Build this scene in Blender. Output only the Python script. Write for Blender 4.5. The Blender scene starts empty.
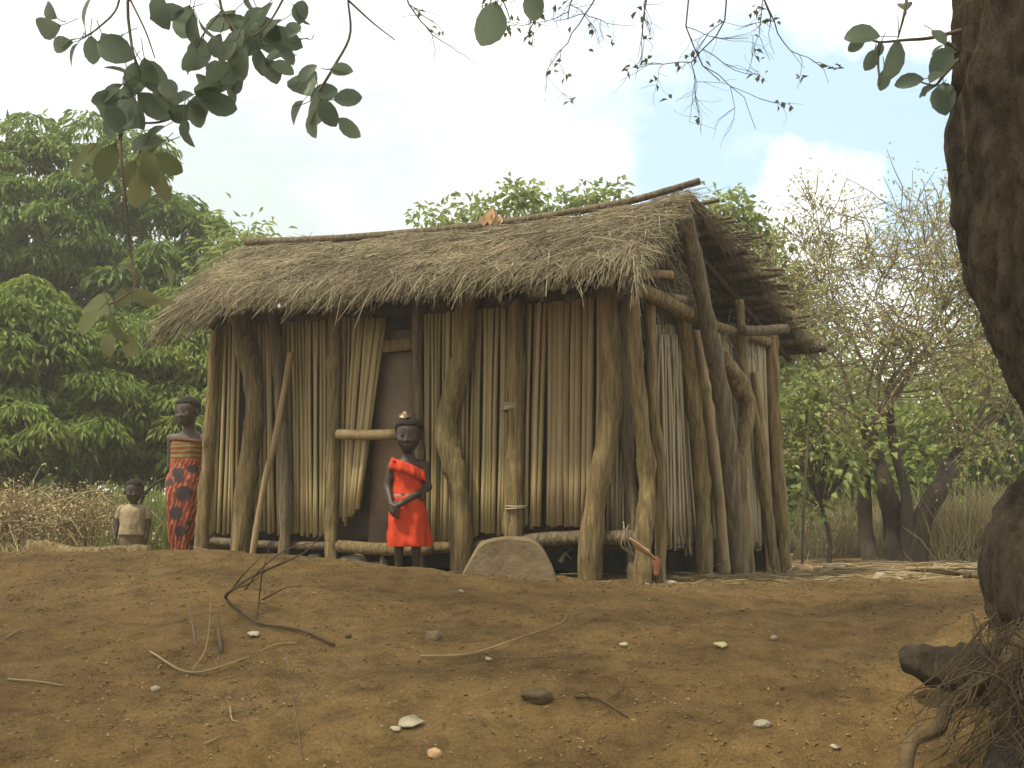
import bpy, bmesh, math, random
import numpy as np
from mathutils import Vector, noise as mnoise

SC = bpy.context.scene
COL = SC.collection
rnd = random.Random(7)
rng = np.random.default_rng(11)
R = math.radians

# ---------------------------------------------------------------- camera
W, H = 1024, 768
F = 1138.0
HOR = 545.0
TH = math.atan((HOR - 384) / F)
EYE = 1.6
cam_d = bpy.data.cameras.new('camera')
cam = bpy.data.objects.new('camera', cam_d)
COL.objects.link(cam)
cam.location = (0, 0, EYE)
cam.rotation_euler = (R(90) + TH, 0, 0)
cam_d.sensor_width = 36
cam_d.lens = 36 * F / W
cam_d.clip_end = 3000
SC.camera = cam

def ray(px, py):
    dx = (px - 512) / F
    dy = (384 - py) / F
    return np.array((dx, math.cos(TH) - dy * math.sin(TH), math.sin(TH) + dy * math.cos(TH)))

def P(px, py, Y):
    d = ray(px, py)
    d = d / d[1] * Y
    return np.array((d[0], d[1], d[2] + EYE))

# ---------------------------------------------------------------- light
SUN_EL, SUN_AZ = R(61), R(-122)      # azimuth: from +Y towards +X
sv = Vector((math.sin(SUN_AZ) * math.cos(SUN_EL), math.cos(SUN_AZ) * math.cos(SUN_EL), math.sin(SUN_EL)))
sun_d = bpy.data.lights.new('sun', 'SUN')
sun_d.energy = 3.8
sun_d.angle = R(3)
sun_d.color = (1.0, 0.92, 0.72)
sun = bpy.data.objects.new('sun', sun_d)
COL.objects.link(sun)
sun.rotation_euler = sv.to_track_quat('Z', 'Y').to_euler()
SC.view_settings.view_transform = 'Standard'
SC.view_settings.look = 'None'
SC.view_settings.exposure = 0.34
SC.view_settings.gamma = 1.0
SC.view_settings.use_curve_mapping = False

world = bpy.data.worlds.new('World')
SC.world = world
world.use_nodes = True
wt = world.node_tree
wn, wl = wt.nodes, wt.links
wn.clear()
w_out = wn.new('ShaderNodeOutputWorld')
sky = wn.new('ShaderNodeTexSky')
sky.sky_type = 'NISHITA'
sky.sun_disc = False
sky.sun_elevation = SUN_EL
sky.sun_rotation = SUN_AZ
sky.dust_density = 1.5
sky.ozone_density = 0.0
bg_sky = wn.new('ShaderNodeBackground')
bg_sky.inputs['Strength'].default_value = 0.15
thin = wn.new('ShaderNodeMixRGB')                      # thin high cloud over the clear sky
thin.inputs[0].default_value = 0.72
wl.new(sky.outputs[0], thin.inputs[1])
thin.inputs[2].default_value = (2.6, 4.6, 6.5, 1)
wl.new(thin.outputs[0], bg_sky.inputs['Color'])
tc = wn.new('ShaderNodeTexCoord')

def wmath(op, a, b=None, clamp=False):
    n = wn.new('ShaderNodeMath')
    n.operation = op
    n.use_clamp = clamp
    for i, v in enumerate((a, b)):
        if v is None:
            continue
        if isinstance(v, (int, float)):
            n.inputs[i].default_value = v
        else:
            wl.new(v, n.inputs[i])
    return n.outputs[0]

def wspot(px, py, deg, soft=0.5):
    """soft round region of the sky round a world direction"""
    d = ray(px, py)
    d = d / np.linalg.norm(d)
    dn = wn.new('ShaderNodeVectorMath')
    dn.operation = 'DOT_PRODUCT'
    wl.new(wvec, dn.inputs[0])
    dn.inputs[1].default_value = tuple(d)
    mr = wn.new('ShaderNodeMapRange')
    mr.interpolation_type = 'SMOOTHSTEP'
    mr.inputs['From Min'].default_value = math.cos(R(deg))
    mr.inputs['From Max'].default_value = math.cos(R(deg * soft * 0.5))
    wl.new(dn.outputs['Value'], mr.inputs['Value'])
    return mr.outputs[0]

def wnoise(scale, detail, rough, stretch=(1, 1, 1), off=(0, 0, 0)):
    mp = wn.new('ShaderNodeMapping')
    mp.inputs['Scale'].default_value = stretch
    mp.inputs['Location'].default_value = off
    wl.new(tc.outputs['Generated'], mp.inputs['Vector'])
    n = wn.new('ShaderNodeTexNoise')
    n.inputs['Scale'].default_value = scale
    n.inputs['Detail'].default_value = detail
    n.inputs['Roughness'].default_value = rough
    wl.new(mp.outputs[0], n.inputs['Vector'])
    return n

# warp the direction a little so the blue gaps have cloud-like edges
warp = wnoise(5.0, 5, 0.6)
vs = wn.new('ShaderNodeVectorMath'); vs.operation = 'SUBTRACT'
wl.new(warp.outputs['Color'], vs.inputs[0]); vs.inputs[1].default_value = (0.5, 0.5, 0.5)
vm = wn.new('ShaderNodeVectorMath'); vm.operation = 'SCALE'
wl.new(vs.outputs[0], vm.inputs[0]); vm.inputs['Scale'].default_value = 0.22
va = wn.new('ShaderNodeVectorMath'); va.operation = 'ADD'
wl.new(tc.outputs['Generated'], va.inputs[0]); wl.new(vm.outputs[0], va.inputs[1])
vn = wn.new('ShaderNodeVectorMath'); vn.operation = 'NORMALIZE'
wl.new(va.outputs[0], vn.inputs[0])
wvec = vn.outputs[0]

b1 = wspot(790, 190, 8.5)
b2 = wspot(930, 180, 7.5)
b3 = wspot(720, 30, 8.0)
b4 = wspot(600, 180, 6.0)
b5 = wspot(1150, 60, 9.0)
puff = wspot(820, 235, 4.2)
blue = wmath('ADD', b1, b2)
blue = wmath('ADD', blue, wmath('MULTIPLY', b3, 0.6))
blue = wmath('ADD', blue, wmath('MULTIPLY', b4, 0.65))
blue = wmath('ADD', blue, wmath('MULTIPLY', b5, 0.6))
nz = wnoise(7.0, 6, 0.62, (1, 1, 1.7), (3, 1, 0))
blue = wmath('ADD', blue, wmath('MULTIPLY', wmath('SUBTRACT', nz.outputs['Fac'], 0.5), 1.1))
blue = wmath('SUBTRACT', blue, wmath('MULTIPLY', puff, 1.4))
blue = wmath('MULTIPLY', wmath('SUBTRACT', blue, 0.10, True), 0.78, True)
cloud_fac = wmath('SUBTRACT', 1.0, blue, True)
g1 = wspot(350, 185, 11)
g2 = wspot(-30, 150, 12)
g3 = wspot(190, 205, 8)
grey = wmath('ADD', wmath('MULTIPLY', g1, 0.75), wmath('MULTIPLY', g2, 0.55))
grey = wmath('ADD', grey, wmath('MULTIPLY', g3, 0.4))
nz2 = wnoise(4.0, 6, 0.6, (1, 1, 2.2), (7, 2, 1))
grey = wmath('ADD', grey, wmath('MULTIPLY', wmath('SUBTRACT', nz2.outputs['Fac'], 0.50), 1.6), True)
cm = wn.new('ShaderNodeMixRGB')
cm.inputs[1].default_value = (1.25, 1.27, 1.25, 1)
cm.inputs[2].default_value = (0.70, 0.785, 0.78, 1)
wl.new(grey, cm.inputs[0])
bg_c = wn.new('ShaderNodeBackground')
bg_c.inputs['Strength'].default_value = 1.0
wl.new(cm.outputs[0], bg_c.inputs['Color'])
wmix = wn.new('ShaderNodeMixShader')
wl.new(cloud_fac, wmix.inputs[0])
wl.new(bg_sky.outputs[0], wmix.inputs[1])
wl.new(bg_c.outputs[0], wmix.inputs[2])
wl.new(wmix.outputs[0], w_out.inputs[0])

# ---------------------------------------------------------------- materials
def mat(name, stops, scale=8.0, stretch=(1, 1, 1), detail=6, bump=0.3, bump_scale=None, rough=0.85,
        island=0.0, trans=0.0, wave=None, dist=0.02, spec=0.25, voro=None):
    """procedural material: colour ramp over noise (plus a random value per island), bump from finer noise"""
    m = bpy.data.materials.new(name)
    m.use_nodes = True
    nt = m.node_tree
    n, l = nt.nodes, nt.links
    bsdf = n['Principled BSDF']
    out = n['Material Output']
    bsdf.inputs['Roughness'].default_value = rough
    bsdf.inputs['Specular IOR Level'].default_value = spec
    tcn = n.new('ShaderNodeTexCoord')
    mp = n.new('ShaderNodeMapping')
    mp.inputs['Scale'].default_value = stretch
    l.new(tcn.outputs['Object'], mp.inputs['Vector'])
    nz = n.new('ShaderNodeTexNoise')
    nz.inputs['Scale'].default_value = scale
    nz.inputs['Detail'].default_value = detail
    nz.inputs['Roughness'].default_value = 0.6
    l.new(mp.outputs[0], nz.inputs['Vector'])
    fac = nz.outputs['Fac']
    mr = n.new('ShaderNodeMapRange')
    mr.inputs['From Min'].default_value = 0.28
    mr.inputs['From Max'].default_value = 0.72
    l.new(fac, mr.inputs['Value'])
    fac = mr.outputs[0]
    if island > 0:
        g = n.new('ShaderNodeNewGeometry')
        mx = n.new('ShaderNodeMix')
        mx.data_type = 'FLOAT'
        mx.inputs[0].default_value = island
        l.new(fac, mx.inputs[2])
        l.new(g.outputs['Random Per Island'], mx.inputs[3])
        fac = mx.outputs[0]
    cr = n.new('ShaderNodeValToRGB')
    els = cr.color_ramp.elements
    while len(els) < len(stops):
        els.new(0.5)
    for e, (p, c) in zip(els, stops):
        e.position = p
        e.color = (*c, 1)
    l.new(fac, cr.inputs[0])
    colout = cr.outputs[0]
    if voro:
        vsc, vcol, vth = voro
        v = n.new('ShaderNodeTexVoronoi')
        v.inputs['Scale'].default_value = vsc
        l.new(tcn.outputs['Object'], v.inputs['Vector'])
        lt = n.new('ShaderNodeMath'); lt.operation = 'LESS_THAN'
        l.new(v.outputs['Distance'], lt.inputs[0]); lt.inputs[1].default_value = vth
        mc = n.new('ShaderNodeMixRGB')
        l.new(lt.outputs[0], mc.inputs[0]); l.new(colout, mc.inputs[1]); mc.inputs[2].default_value = (*vcol, 1)
        colout = mc.outputs[0]
    l.new(colout, bsdf.inputs['Base Color'])
    if bump > 0:
        nb = n.new('ShaderNodeTexNoise')
        nb.inputs['Scale'].default_value = bump_scale or scale * 3
        nb.inputs['Detail'].default_value = 6
        nb.inputs['Roughness'].default_value = 0.65
        l.new(mp.outputs[0], nb.inputs['Vector'])
        bp = n.new('ShaderNodeBump')
        bp.inputs['Strength'].default_value = bump
        bp.inputs['Distance'].default_value = dist
        l.new(nb.outputs['Fac'], bp.inputs['Height'])
        l.new(bp.outputs[0], bsdf.inputs['Normal'])
    if trans > 0:
        t = n.new('ShaderNodeBsdfTranslucent')
        hs = n.new('ShaderNodeHueSaturation')
        hs.inputs['Value'].default_value = 1.5
        hs.inputs['Hue'].default_value = 0.485
        l.new(colout, hs.inputs['Color'])
        l.new(hs.outputs[0], t.inputs['Color'])
        ms = n.new('ShaderNodeMixShader')
        ms.inputs[0].default_value = trans
        l.new(bsdf.outputs[0], ms.inputs[1])
        l.new(t.outputs[0], ms.inputs[2])
        l.new(ms.outputs[0], out.inputs['Surface'])
    return m

def st(*cs):
    k = len(cs)
    return [(i / max(1, k - 1), c) for i, c in enumerate(cs)]

M = {}
M['post'] = mat('post_wood', st((0.115, 0.08, 0.034), (0.25, 0.182, 0.08), (0.42, 0.315, 0.15)), 5, (7, 7, 0.7), bump=1.0, bump_scale=8, dist=0.05)
M['post_grey'] = mat('post_grey_wood', st((0.09, 0.07, 0.042), (0.19, 0.145, 0.085), (0.32, 0.25, 0.155)), 5, (7, 7, 0.7), bump=1.0, bump_scale=8, dist=0.05)
M['cane'] = mat('cane', st((0.17, 0.125, 0.05), (0.27, 0.205, 0.09), (0.36, 0.28, 0.13), (0.43, 0.345, 0.175)), 3, (3, 3, 0.6), bump=0.25, island=0.65, rough=0.6)
M['reed'] = mat('grey_reed', st((0.2, 0.16, 0.09), (0.33, 0.27, 0.17), (0.45, 0.38, 0.25)), 6, (3, 3, 0.5), bump=0.4, island=0.6)
M['plank'] = mat('plank_wood', st((0.18, 0.125, 0.06), (0.30, 0.22, 0.11), (0.38, 0.29, 0.16)), 4, (5, 5, 0.7), bump=0.5, island=0.3)
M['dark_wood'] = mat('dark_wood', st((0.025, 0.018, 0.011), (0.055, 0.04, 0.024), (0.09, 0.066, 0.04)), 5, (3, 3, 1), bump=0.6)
M['door'] = mat('door_mat', st((0.15, 0.10, 0.065), (0.20, 0.14, 0.09), (0.25, 0.175, 0.11)), 3, (1, 1, 1), bump=0.3)
M['straw'] = mat('straw', st((0.075, 0.06, 0.033), (0.165, 0.135, 0.078), (0.27, 0.225, 0.135), (0.44, 0.37, 0.21)), 1.6, detail=8, bump=0, island=0.42, rough=0.7)
M['thatch'] = mat('thatch', st((0.06, 0.045, 0.027), (0.14, 0.105, 0.062), (0.24, 0.185, 0.11)), 9, (1, 1, 1), bump=1.0, bump_scale=40, dist=0.04)
M['straw_gold'] = mat('golden_straw', st((0.2, 0.155, 0.08), (0.33, 0.27, 0.155), (0.45, 0.375, 0.23)), 3, bump=0, island=0.7)
M['ground'] = None
M['clod'] = mat('soil_clods', st((0.12, 0.078, 0.032), (0.18, 0.12, 0.05), (0.25, 0.175, 0.08)), 6, bump=0.3, island=0.8)
M['litter'] = mat('leaf_litter', st((0.08, 0.05, 0.022), (0.20, 0.14, 0.065), (0.38, 0.29, 0.16)), 6, bump=0, island=0.9)
M['mango'] = mat('mango_leaf', st((0.034, 0.068, 0.010), (0.085, 0.145, 0.022), (0.155, 0.22, 0.036), (0.24, 0.28, 0.06)), 0.8, bump=0, island=0.55, trans=0.3, rough=0.5)
M['lime_leaf'] = mat('yellow_green_leaf', st((0.05, 0.085, 0.012), (0.115, 0.17, 0.026), (0.185, 0.235, 0.04), (0.25, 0.285, 0.06)), 0.8, bump=0, island=0.55, trans=0.35, rough=0.55)
M['olive_leaf'] = mat('olive_leaf', st((0.16, 0.19, 0.055), (0.28, 0.30, 0.10), (0.38, 0.37, 0.15), (0.46, 0.40, 0.22)), 1.2, bump=0, island=0.7, trans=0.3, rough=0.6)
M['pale_leaf'] = mat('pale_leaf', st((0.11, 0.155, 0.04), (0.2, 0.25, 0.07), (0.29, 0.32, 0.12)), 1.5, bump=0, island=0.7, trans=0.35, rough=0.5)
M['fig_leaf'] = mat('broad_leaf', st((0.075, 0.105, 0.07), (0.125, 0.165, 0.11), (0.19, 0.23, 0.155)), 6, bump=0.1, island=0.6, trans=0.42, rough=0.45)
M['brown_leaf'] = mat('brown_leaf', st((0.10, 0.125, 0.05), (0.14, 0.155, 0.068), (0.18, 0.175, 0.085)), 6, bump=0.1, island=0.6, trans=0.3)
M['tan_twig'] = mat('tan_twig', st((0.14, 0.11, 0.065), (0.24, 0.19, 0.115)), 6, bump=0)
M['twig'] = mat('twig', st((0.09, 0.068, 0.048), (0.17, 0.13, 0.092)), 6, bump=0)
M['pale_twig'] = mat('pale_twig', st((0.17, 0.125, 0.06), (0.26, 0.195, 0.10), (0.34, 0.265, 0.145)), 6, bump=0, island=0.6)
M['bark'] = mat('bark', st((0.028, 0.02, 0.011), (0.07, 0.05, 0.029), (0.13, 0.095, 0.058)), 5, (2.5, 2.5, 0.6), bump=1.0, bump_scale=24, dist=0.05)
M['bark_far'] = mat('far_bark', st((0.035, 0.026, 0.018), (0.07, 0.052, 0.035), (0.11, 0.085, 0.058)), 4, (3, 3, 0.7), bump=0.8, dist=0.05)
M['root'] = mat('root_bark', st((0.045, 0.03, 0.014), (0.085, 0.058, 0.027), (0.135, 0.095, 0.047)), 6, (1, 1, 1), bump=0.8, dist=0.03)
M['dry_grass'] = mat('dry_grass', st((0.2, 0.165, 0.07), (0.34, 0.28, 0.13), (0.46, 0.39, 0.21)), 1.5, bump=0, island=0.7)
M['green_grass'] = mat('green_grass', st((0.10, 0.14, 0.03), (0.19, 0.225, 0.06), (0.30, 0.31, 0.11)), 1.5, bump=0, island=0.7)
M['stone'] = mat('stone', st((0.12, 0.085, 0.044), (0.18, 0.132, 0.072), (0.24, 0.18, 0.105)), 4, bump=0.7, bump_scale=18)
M['white_stone'] = mat('white_stone', st((0.2, 0.165, 0.11), (0.36, 0.31, 0.22)), 9, bump=0.4)
M['paper'] = mat('scrap_paper', st((0.32, 0.27, 0.18), (0.46, 0.4, 0.28)), 12, bump=0.1)
M['yellow_paper'] = mat('yellow_scrap', st((0.42, 0.36, 0.15), (0.52, 0.45, 0.22)), 12, bump=0.1)
M['peach'] = mat('peach_rag', st((0.36, 0.21, 0.10), (0.55, 0.37, 0.21)), 14, bump=0.2)
M['rust'] = mat('rust_rag', st((0.10, 0.032, 0.014), (0.17, 0.058, 0.025)), 14, bump=0.2)
M['skin'] = mat('skin', st((0.036, 0.0215, 0.0135), (0.05, 0.03, 0.019)), 20, bump=0.05, rough=0.5, spec=0.4)
M['skin_grey'] = mat('dusty_skin', st((0.055, 0.037, 0.029), (0.078, 0.054, 0.043)), 20, bump=0.05, rough=0.55, spec=0.35)
M['hair'] = mat('hair', st((0.014, 0.011, 0.009), (0.032, 0.026, 0.021)), 60, bump=0.9, bump_scale=110, dist=0.01, rough=0.9)
M['red'] = mat('red_cloth', st((0.42, 0.03, 0.007), (0.58, 0.055, 0.014)), 14, bump=0.25, bump_scale=40, dist=0.01, rough=0.8)
M['belt'] = mat('belt_cloth', st((0.26, 0.13, 0.09), (0.36, 0.22, 0.16)), 30, bump=0.2)
M['shirt'] = mat('dusty_shirt', st((0.22, 0.17, 0.095), (0.34, 0.27, 0.16)), 9, bump=0.5, bump_scale=26, dist=0.02)
M['shorts'] = mat('brown_shorts', st((0.12, 0.08, 0.042), (0.18, 0.125, 0.065)), 9, bump=0.4)
M['eye'] = mat('eye_white', st((0.085, 0.065, 0.05), (0.11, 0.085, 0.07)), 9, bump=0, rough=0.4)
M['pupil'] = mat('pupil', st((0.008, 0.006, 0.005), (0.01, 0.008, 0.006)), 9, bump=0, rough=0.2)
M['bead'] = mat('hair_beads', st((0.6, 0.3, 0.14), (0.72, 0.58, 0.36), (0.8, 0.74, 0.62)), 30, bump=0, island=0.9)

def ground_mat():
    m = bpy.data.materials.new('soil')
    m.use_nodes = True
    n, l = m.node_tree.nodes, m.node_tree.links
    b = n['Principled BSDF']
    b.inputs['Roughness'].default_value = 0.95
    b.inputs['Specular IOR Level'].default_value = 0.12
    t = n.new('ShaderNodeTexCoord')
    def nz(s, d=8, r=0.6):
        k = n.new('ShaderNodeTexNoise')
        k.inputs['Scale'].default_value = s; k.inputs['Detail'].default_value = d; k.inputs['Roughness'].default_value = r
        l.new(t.outputs['Object'], k.inputs['Vector'])
        return k.outputs['Fac']
    def ramp(f, stops):
        c = n.new('ShaderNodeValToRGB')
        while len(c.color_ramp.elements) < len(stops):
            c.color_ramp.elements.new(0.5)
        for e, (p, col) in zip(c.color_ramp.elements, stops):
            e.position = p; e.color = (*col, 1)
        l.new(f, c.inputs[0])
        return c.outputs[0]
    def mix(f, a, bb, mode='MIX'):
        x = n.new('ShaderNodeMixRGB'); x.blend_type = mode
        if isinstance(f, float): x.inputs[0].default_value = f
        else: l.new(f, x.inputs[0])
        for i, v in ((1, a), (2, bb)):
            if isinstance(v, tuple): x.inputs[i].default_value = (*v, 1)
            else: l.new(v, x.inputs[i])
        return x.outputs[0]
    big = ramp(nz(0.9, 6), [(0.3, (0.13, 0.080, 0.029)), (0.55, (0.185, 0.117, 0.044)), (0.75, (0.25, 0.165, 0.070))])
    mid = ramp(nz(9, 8, 0.7), [(0.3, (0.55, 0.52, 0.48)), (0.5, (0.95, 0.95, 0.95)), (0.72, (1.25, 1.22, 1.15))])
    fine = ramp(nz(95, 6, 0.8), [(0.3, (0.4, 0.38, 0.34)), (0.48, (0.95, 0.95, 0.95)), (0.66, (1.6, 1.55, 1.45))])
    c = mix(1.0, big, mid, 'MULTIPLY')
    c = mix(0.85, c, fine, 'MULTIPLY')
    v = n.new('ShaderNodeTexVoronoi'); v.inputs['Scale'].default_value = 26
    l.new(t.outputs['Object'], v.inputs['Vector'])
    spk = ramp(v.outputs['Distance'], [(0.0, (1, 1, 1)), (0.10, (1, 1, 1)), (0.16, (0, 0, 0))])
    gate = ramp(nz(5, 3), [(0.52, (0, 0, 0)), (0.6, (1, 1, 1))])
    sg = mix(1.0, spk, gate, 'MULTIPLY')
    c = mix(sg, c, (0.40, 0.32, 0.19))
    l.new(c, b.inputs['Base Color'])
    h1 = nz(14, 8, 0.7)
    h2 = nz(90, 6, 0.7)
    ad = n.new('ShaderNodeMath'); ad.operation = 'MULTIPLY_ADD'
    l.new(h2, ad.inputs[0]); ad.inputs[1].default_value = 0.35; l.new(h1, ad.inputs[2])
    bp = n.new('ShaderNodeBump'); bp.inputs['Strength'].default_value = 0.9; bp.inputs['Distance'].default_value = 0.05
    l.new(ad.outputs[0], bp.inputs['Height'])
    l.new(bp.outputs[0], b.inputs['Normal'])
    return m
M['ground'] = ground_mat()

def wrap_mat():
    m = bpy.data.materials.new('wrap_print')
    m.use_nodes = True
    n, l = m.node_tree.nodes, m.node_tree.links
    b = n['Principled BSDF']
    b.inputs['Roughness'].default_value = 0.8
    t = n.new('ShaderNodeTexCoord')
    uv = n.new('ShaderNodeUVMap')
    mp = n.new('ShaderNodeMapping'); mp.inputs['Scale'].default_value = (6.0, 10.0, 1)
    l.new(uv.outputs[0], mp.inputs['Vector'])
    v = n.new('ShaderNodeTexVoronoi'); v.inputs['Scale'].default_value = 1.0; v.inputs['Randomness'].default_value = 0.9
    l.new(mp.outputs[0], v.inputs['Vector'])
    nz = n.new('ShaderNodeTexNoise'); nz.inputs['Scale'].default_value = 14
    l.new(t.outputs['Object'], nz.inputs['Vector'])
    wv = n.new('ShaderNodeTexWave'); wv.inputs['Scale'].default_value = 3.2; wv.inputs['Distortion'].default_value = 5
    wv.inputs['Detail'].default_value = 2; wv.inputs['Detail Scale'].default_value = 3
    mp2 = n.new('ShaderNodeMapping'); mp2.inputs['Scale'].default_value = (2.6, 2.2, 1); mp2.inputs['Rotation'].default_value = (0, 0, 0.4)
    l.new(uv.outputs[0], mp2.inputs['Vector']); l.new(mp2.outputs[0], wv.inputs['Vector'])
    def mixc(f, a, c):
        x = n.new('ShaderNodeMixRGB')
        l.new(f, x.inputs[0])
        for i, q in ((1, a), (2, c)):
            if isinstance(q, tuple): x.inputs[i].default_value = (*q, 1)
            else: l.new(q, x.inputs[i])
        return x.outputs[0]
    def thr(s, a, c):
        r = n.new('ShaderNodeMapRange'); r.inputs['From Min'].default_value = a; r.inputs['From Max'].default_value = c
        l.new(s, r.inputs['Value'])
        return r.outputs[0]
    base = mixc(thr(wv.outputs['Fac'], 0.7, 0.9), (0.17, 0.014, 0.010), (0.40, 0.15, 0.035))
    dots = mixc(thr(v.outputs['Distance'], 0.47, 0.36), base, (0.028, 0.014, 0.014))
    # striped band round the chest: uv v > 0.88
    sp = n.new('ShaderNodeSeparateXYZ'); l.new(uv.outputs[0], sp.inputs[0])
    w2 = n.new('ShaderNodeTexWave'); w2.bands_direction = 'Y'; w2.inputs['Scale'].default_value = 5; w2.inputs['Distortion'].default_value = 2.5
    l.new(uv.outputs[0], w2.inputs['Vector'])
    band = mixc(thr(w2.outputs['Fac'], 0.4, 0.6), (0.19, 0.02, 0.012), (0.17, 0.16, 0.03))
    out = mixc(thr(sp.outputs['Y'], 0.66, 0.675), dots, band)
    l.new(out, b.inputs['Base Color'])
    bp = n.new('ShaderNodeBump'); bp.inputs['Strength'].default_value = 0.3; bp.inputs['Distance'].default_value = 0.02
    l.new(nz.outputs['Fac'], bp.inputs['Height']); l.new(bp.outputs[0], b.inputs['Normal'])
    return m
M['wrap'] = wrap_mat()

# ---------------------------------------------------------------- mesh helpers
class MB:
    def __init__(s):
        s.v, s.f, s.n = [], [], 0
    def add(s, v, f):
        v = np.asarray(v, dtype=np.float64).reshape(-1, 3)
        s.v.append(v)
        for a in f:
            s.f.append(np.asarray(a, dtype=np.int64) + s.n)
        s.n += len(v)
    def addmany(s, v, f):          # f: (N,k) array, local indices
        v = np.asarray(v).reshape(-1, 3)
        s.v.append(v)
        s.f.append(np.asarray(f, dtype=np.int64) + s.n)
        s.n += len(v)
    def build(s, name, m, parent=None, smooth=False):
        v = np.concatenate(s.v) if s.v else np.zeros((0, 3))
        loops, starts, tot = [], [], 0
        for a in s.f:
            if a.ndim == 1:
                loops.append(a); starts.append([tot]); tot += len(a)
            else:
                k = a.shape[1]
                loops.append(a.reshape(-1)); starts.append(tot + k * np.arange(a.shape[0])); tot += a.size
        loops = np.concatenate(loops); starts = np.concatenate(starts)
        me = bpy.data.meshes.new(name)
        me.vertices.add(len(v)); me.vertices.foreach_set('co', v.astype(np.float32).reshape(-1))
        me.loops.add(len(loops)); me.loops.foreach_set('vertex_index', loops.astype(np.int32))
        me.polygons.add(len(starts)); me.polygons.foreach_set('loop_start', starts.astype(np.int32))
        me.update(calc_edges=True)
        me.validate()
        if smooth:
            me.polygons.foreach_set('use_smooth', np.ones(len(me.polygons), dtype=bool))
        me.materials.append(M[m] if isinstance(m, str) else m)
        o = bpy.data.objects.new(name, me)
        COL.objects.link(o)
        if parent is not None:
            o.parent = parent
            o.matrix_parent_inverse = parent.matrix_basis.inverted()
        return o

def thing(name, label, cat, loc=(0, 0, 0), group=None):
    o = bpy.data.objects.new(name, None)
    o.empty_display_size = 0.2
    COL.objects.link(o)
    o.location = tuple(float(a) for a in loc)
    return tag(o, label, cat, group)

def tag(o, label=None, cat=None, group=None, kind=None):
    if label: o['label'] = label
    if cat: o['category'] = cat
    if group: o['group'] = group
    if kind: o['kind'] = kind
    return o

def rebase(o, p):
    """move a mesh object's origin to p without moving the mesh"""
    p = Vector([float(a) for a in p])
    for v in o.data.vertices:
        v.co -= p
    o.location = p
    return o

def spline(pts, n):
    """Catmull-Rom through points (any dimension)"""
    pts = np.asarray(pts, dtype=float)
    if len(pts) == 2:
        t = np.linspace(0, 1, n)[:, None]
        return pts[0] * (1 - t) + pts[1] * t
    p = np.vstack([2 * pts[0] - pts[1], pts, 2 * pts[-1] - pts[-2]])
    out = []
    for u in np.linspace(0, len(pts) - 1, n):
        i = min(int(u), len(pts) - 2); t = u - i
        a, b, c, d = p[i:i + 4]
        out.append(0.5 * (2 * b + (c - a) * t + (2 * a - 5 * b + 4 * c - d) * t * t + (3 * b - a - 3 * c + d) * t ** 3))
    return np.array(out)

def tube(mb, pts, rad, sides=8, rough=0.0, cap=True, nf=6.0, seed=0.0, flat=1.0):
    pts = np.asarray(pts, dtype=float)
    k = len(pts)
    rad = np.broadcast_to(np.asarray(rad, dtype=float), (k,))
    tang = np.gradient(pts, axis=0)
    tang /= np.linalg.norm(tang, axis=1)[:, None] + 1e-12
    ref = np.array((0.0, 0.0, 1.0)) if abs(tang[0][2]) < 0.8 else np.array((0.0, 1.0, 0.0))
    a = np.cross(tang[0], ref); a /= np.linalg.norm(a)
    ring = []
    ang = np.linspace(0, 2 * math.pi, sides, endpoint=False)
    for i in range(k):
        a = a - tang[i] * np.dot(a, tang[i]); a /= np.linalg.norm(a) + 1e-12
        b = np.cross(tang[i], a)
        rr = np.full(sides, rad[i])
        if rough > 0:
            for j in range(sides):
                q = pts[i] * nf + np.array((math.cos(ang[j]), math.sin(ang[j]), seed)) * 1.3
                vq = Vector((float(q[0]), float(q[1]), float(q[2])))
                rr[j] *= 1 + rough * (mnoise.noise(vq) + 0.45 * mnoise.noise(vq * 3.1))
        ring.append(pts[i] + (np.cos(ang) * rr)[:, None] * a + (np.sin(ang) * rr * flat)[:, None] * b)
    v = np.concatenate(ring)
    i = np.arange(k - 1)[:, None] * sides; j = np.arange(sides)[None, :]; j2 = (j + 1) % sides
    f = np.stack([i + j, i + j2, i + sides + j2, i + sides + j], -1).reshape(-1, 4)
    n0 = mb.n
    mb.addmany(v, f)
    if cap:
        mb.f.append(np.arange(sides)[::-1] + n0)
        mb.f.append(np.arange(sides) + n0 + (k - 1) * sides)

def unit(a):
    a = np.asarray(a, dtype=float)
    return a / (np.linalg.norm(a, axis=-1, keepdims=True) + 1e-12)

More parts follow.
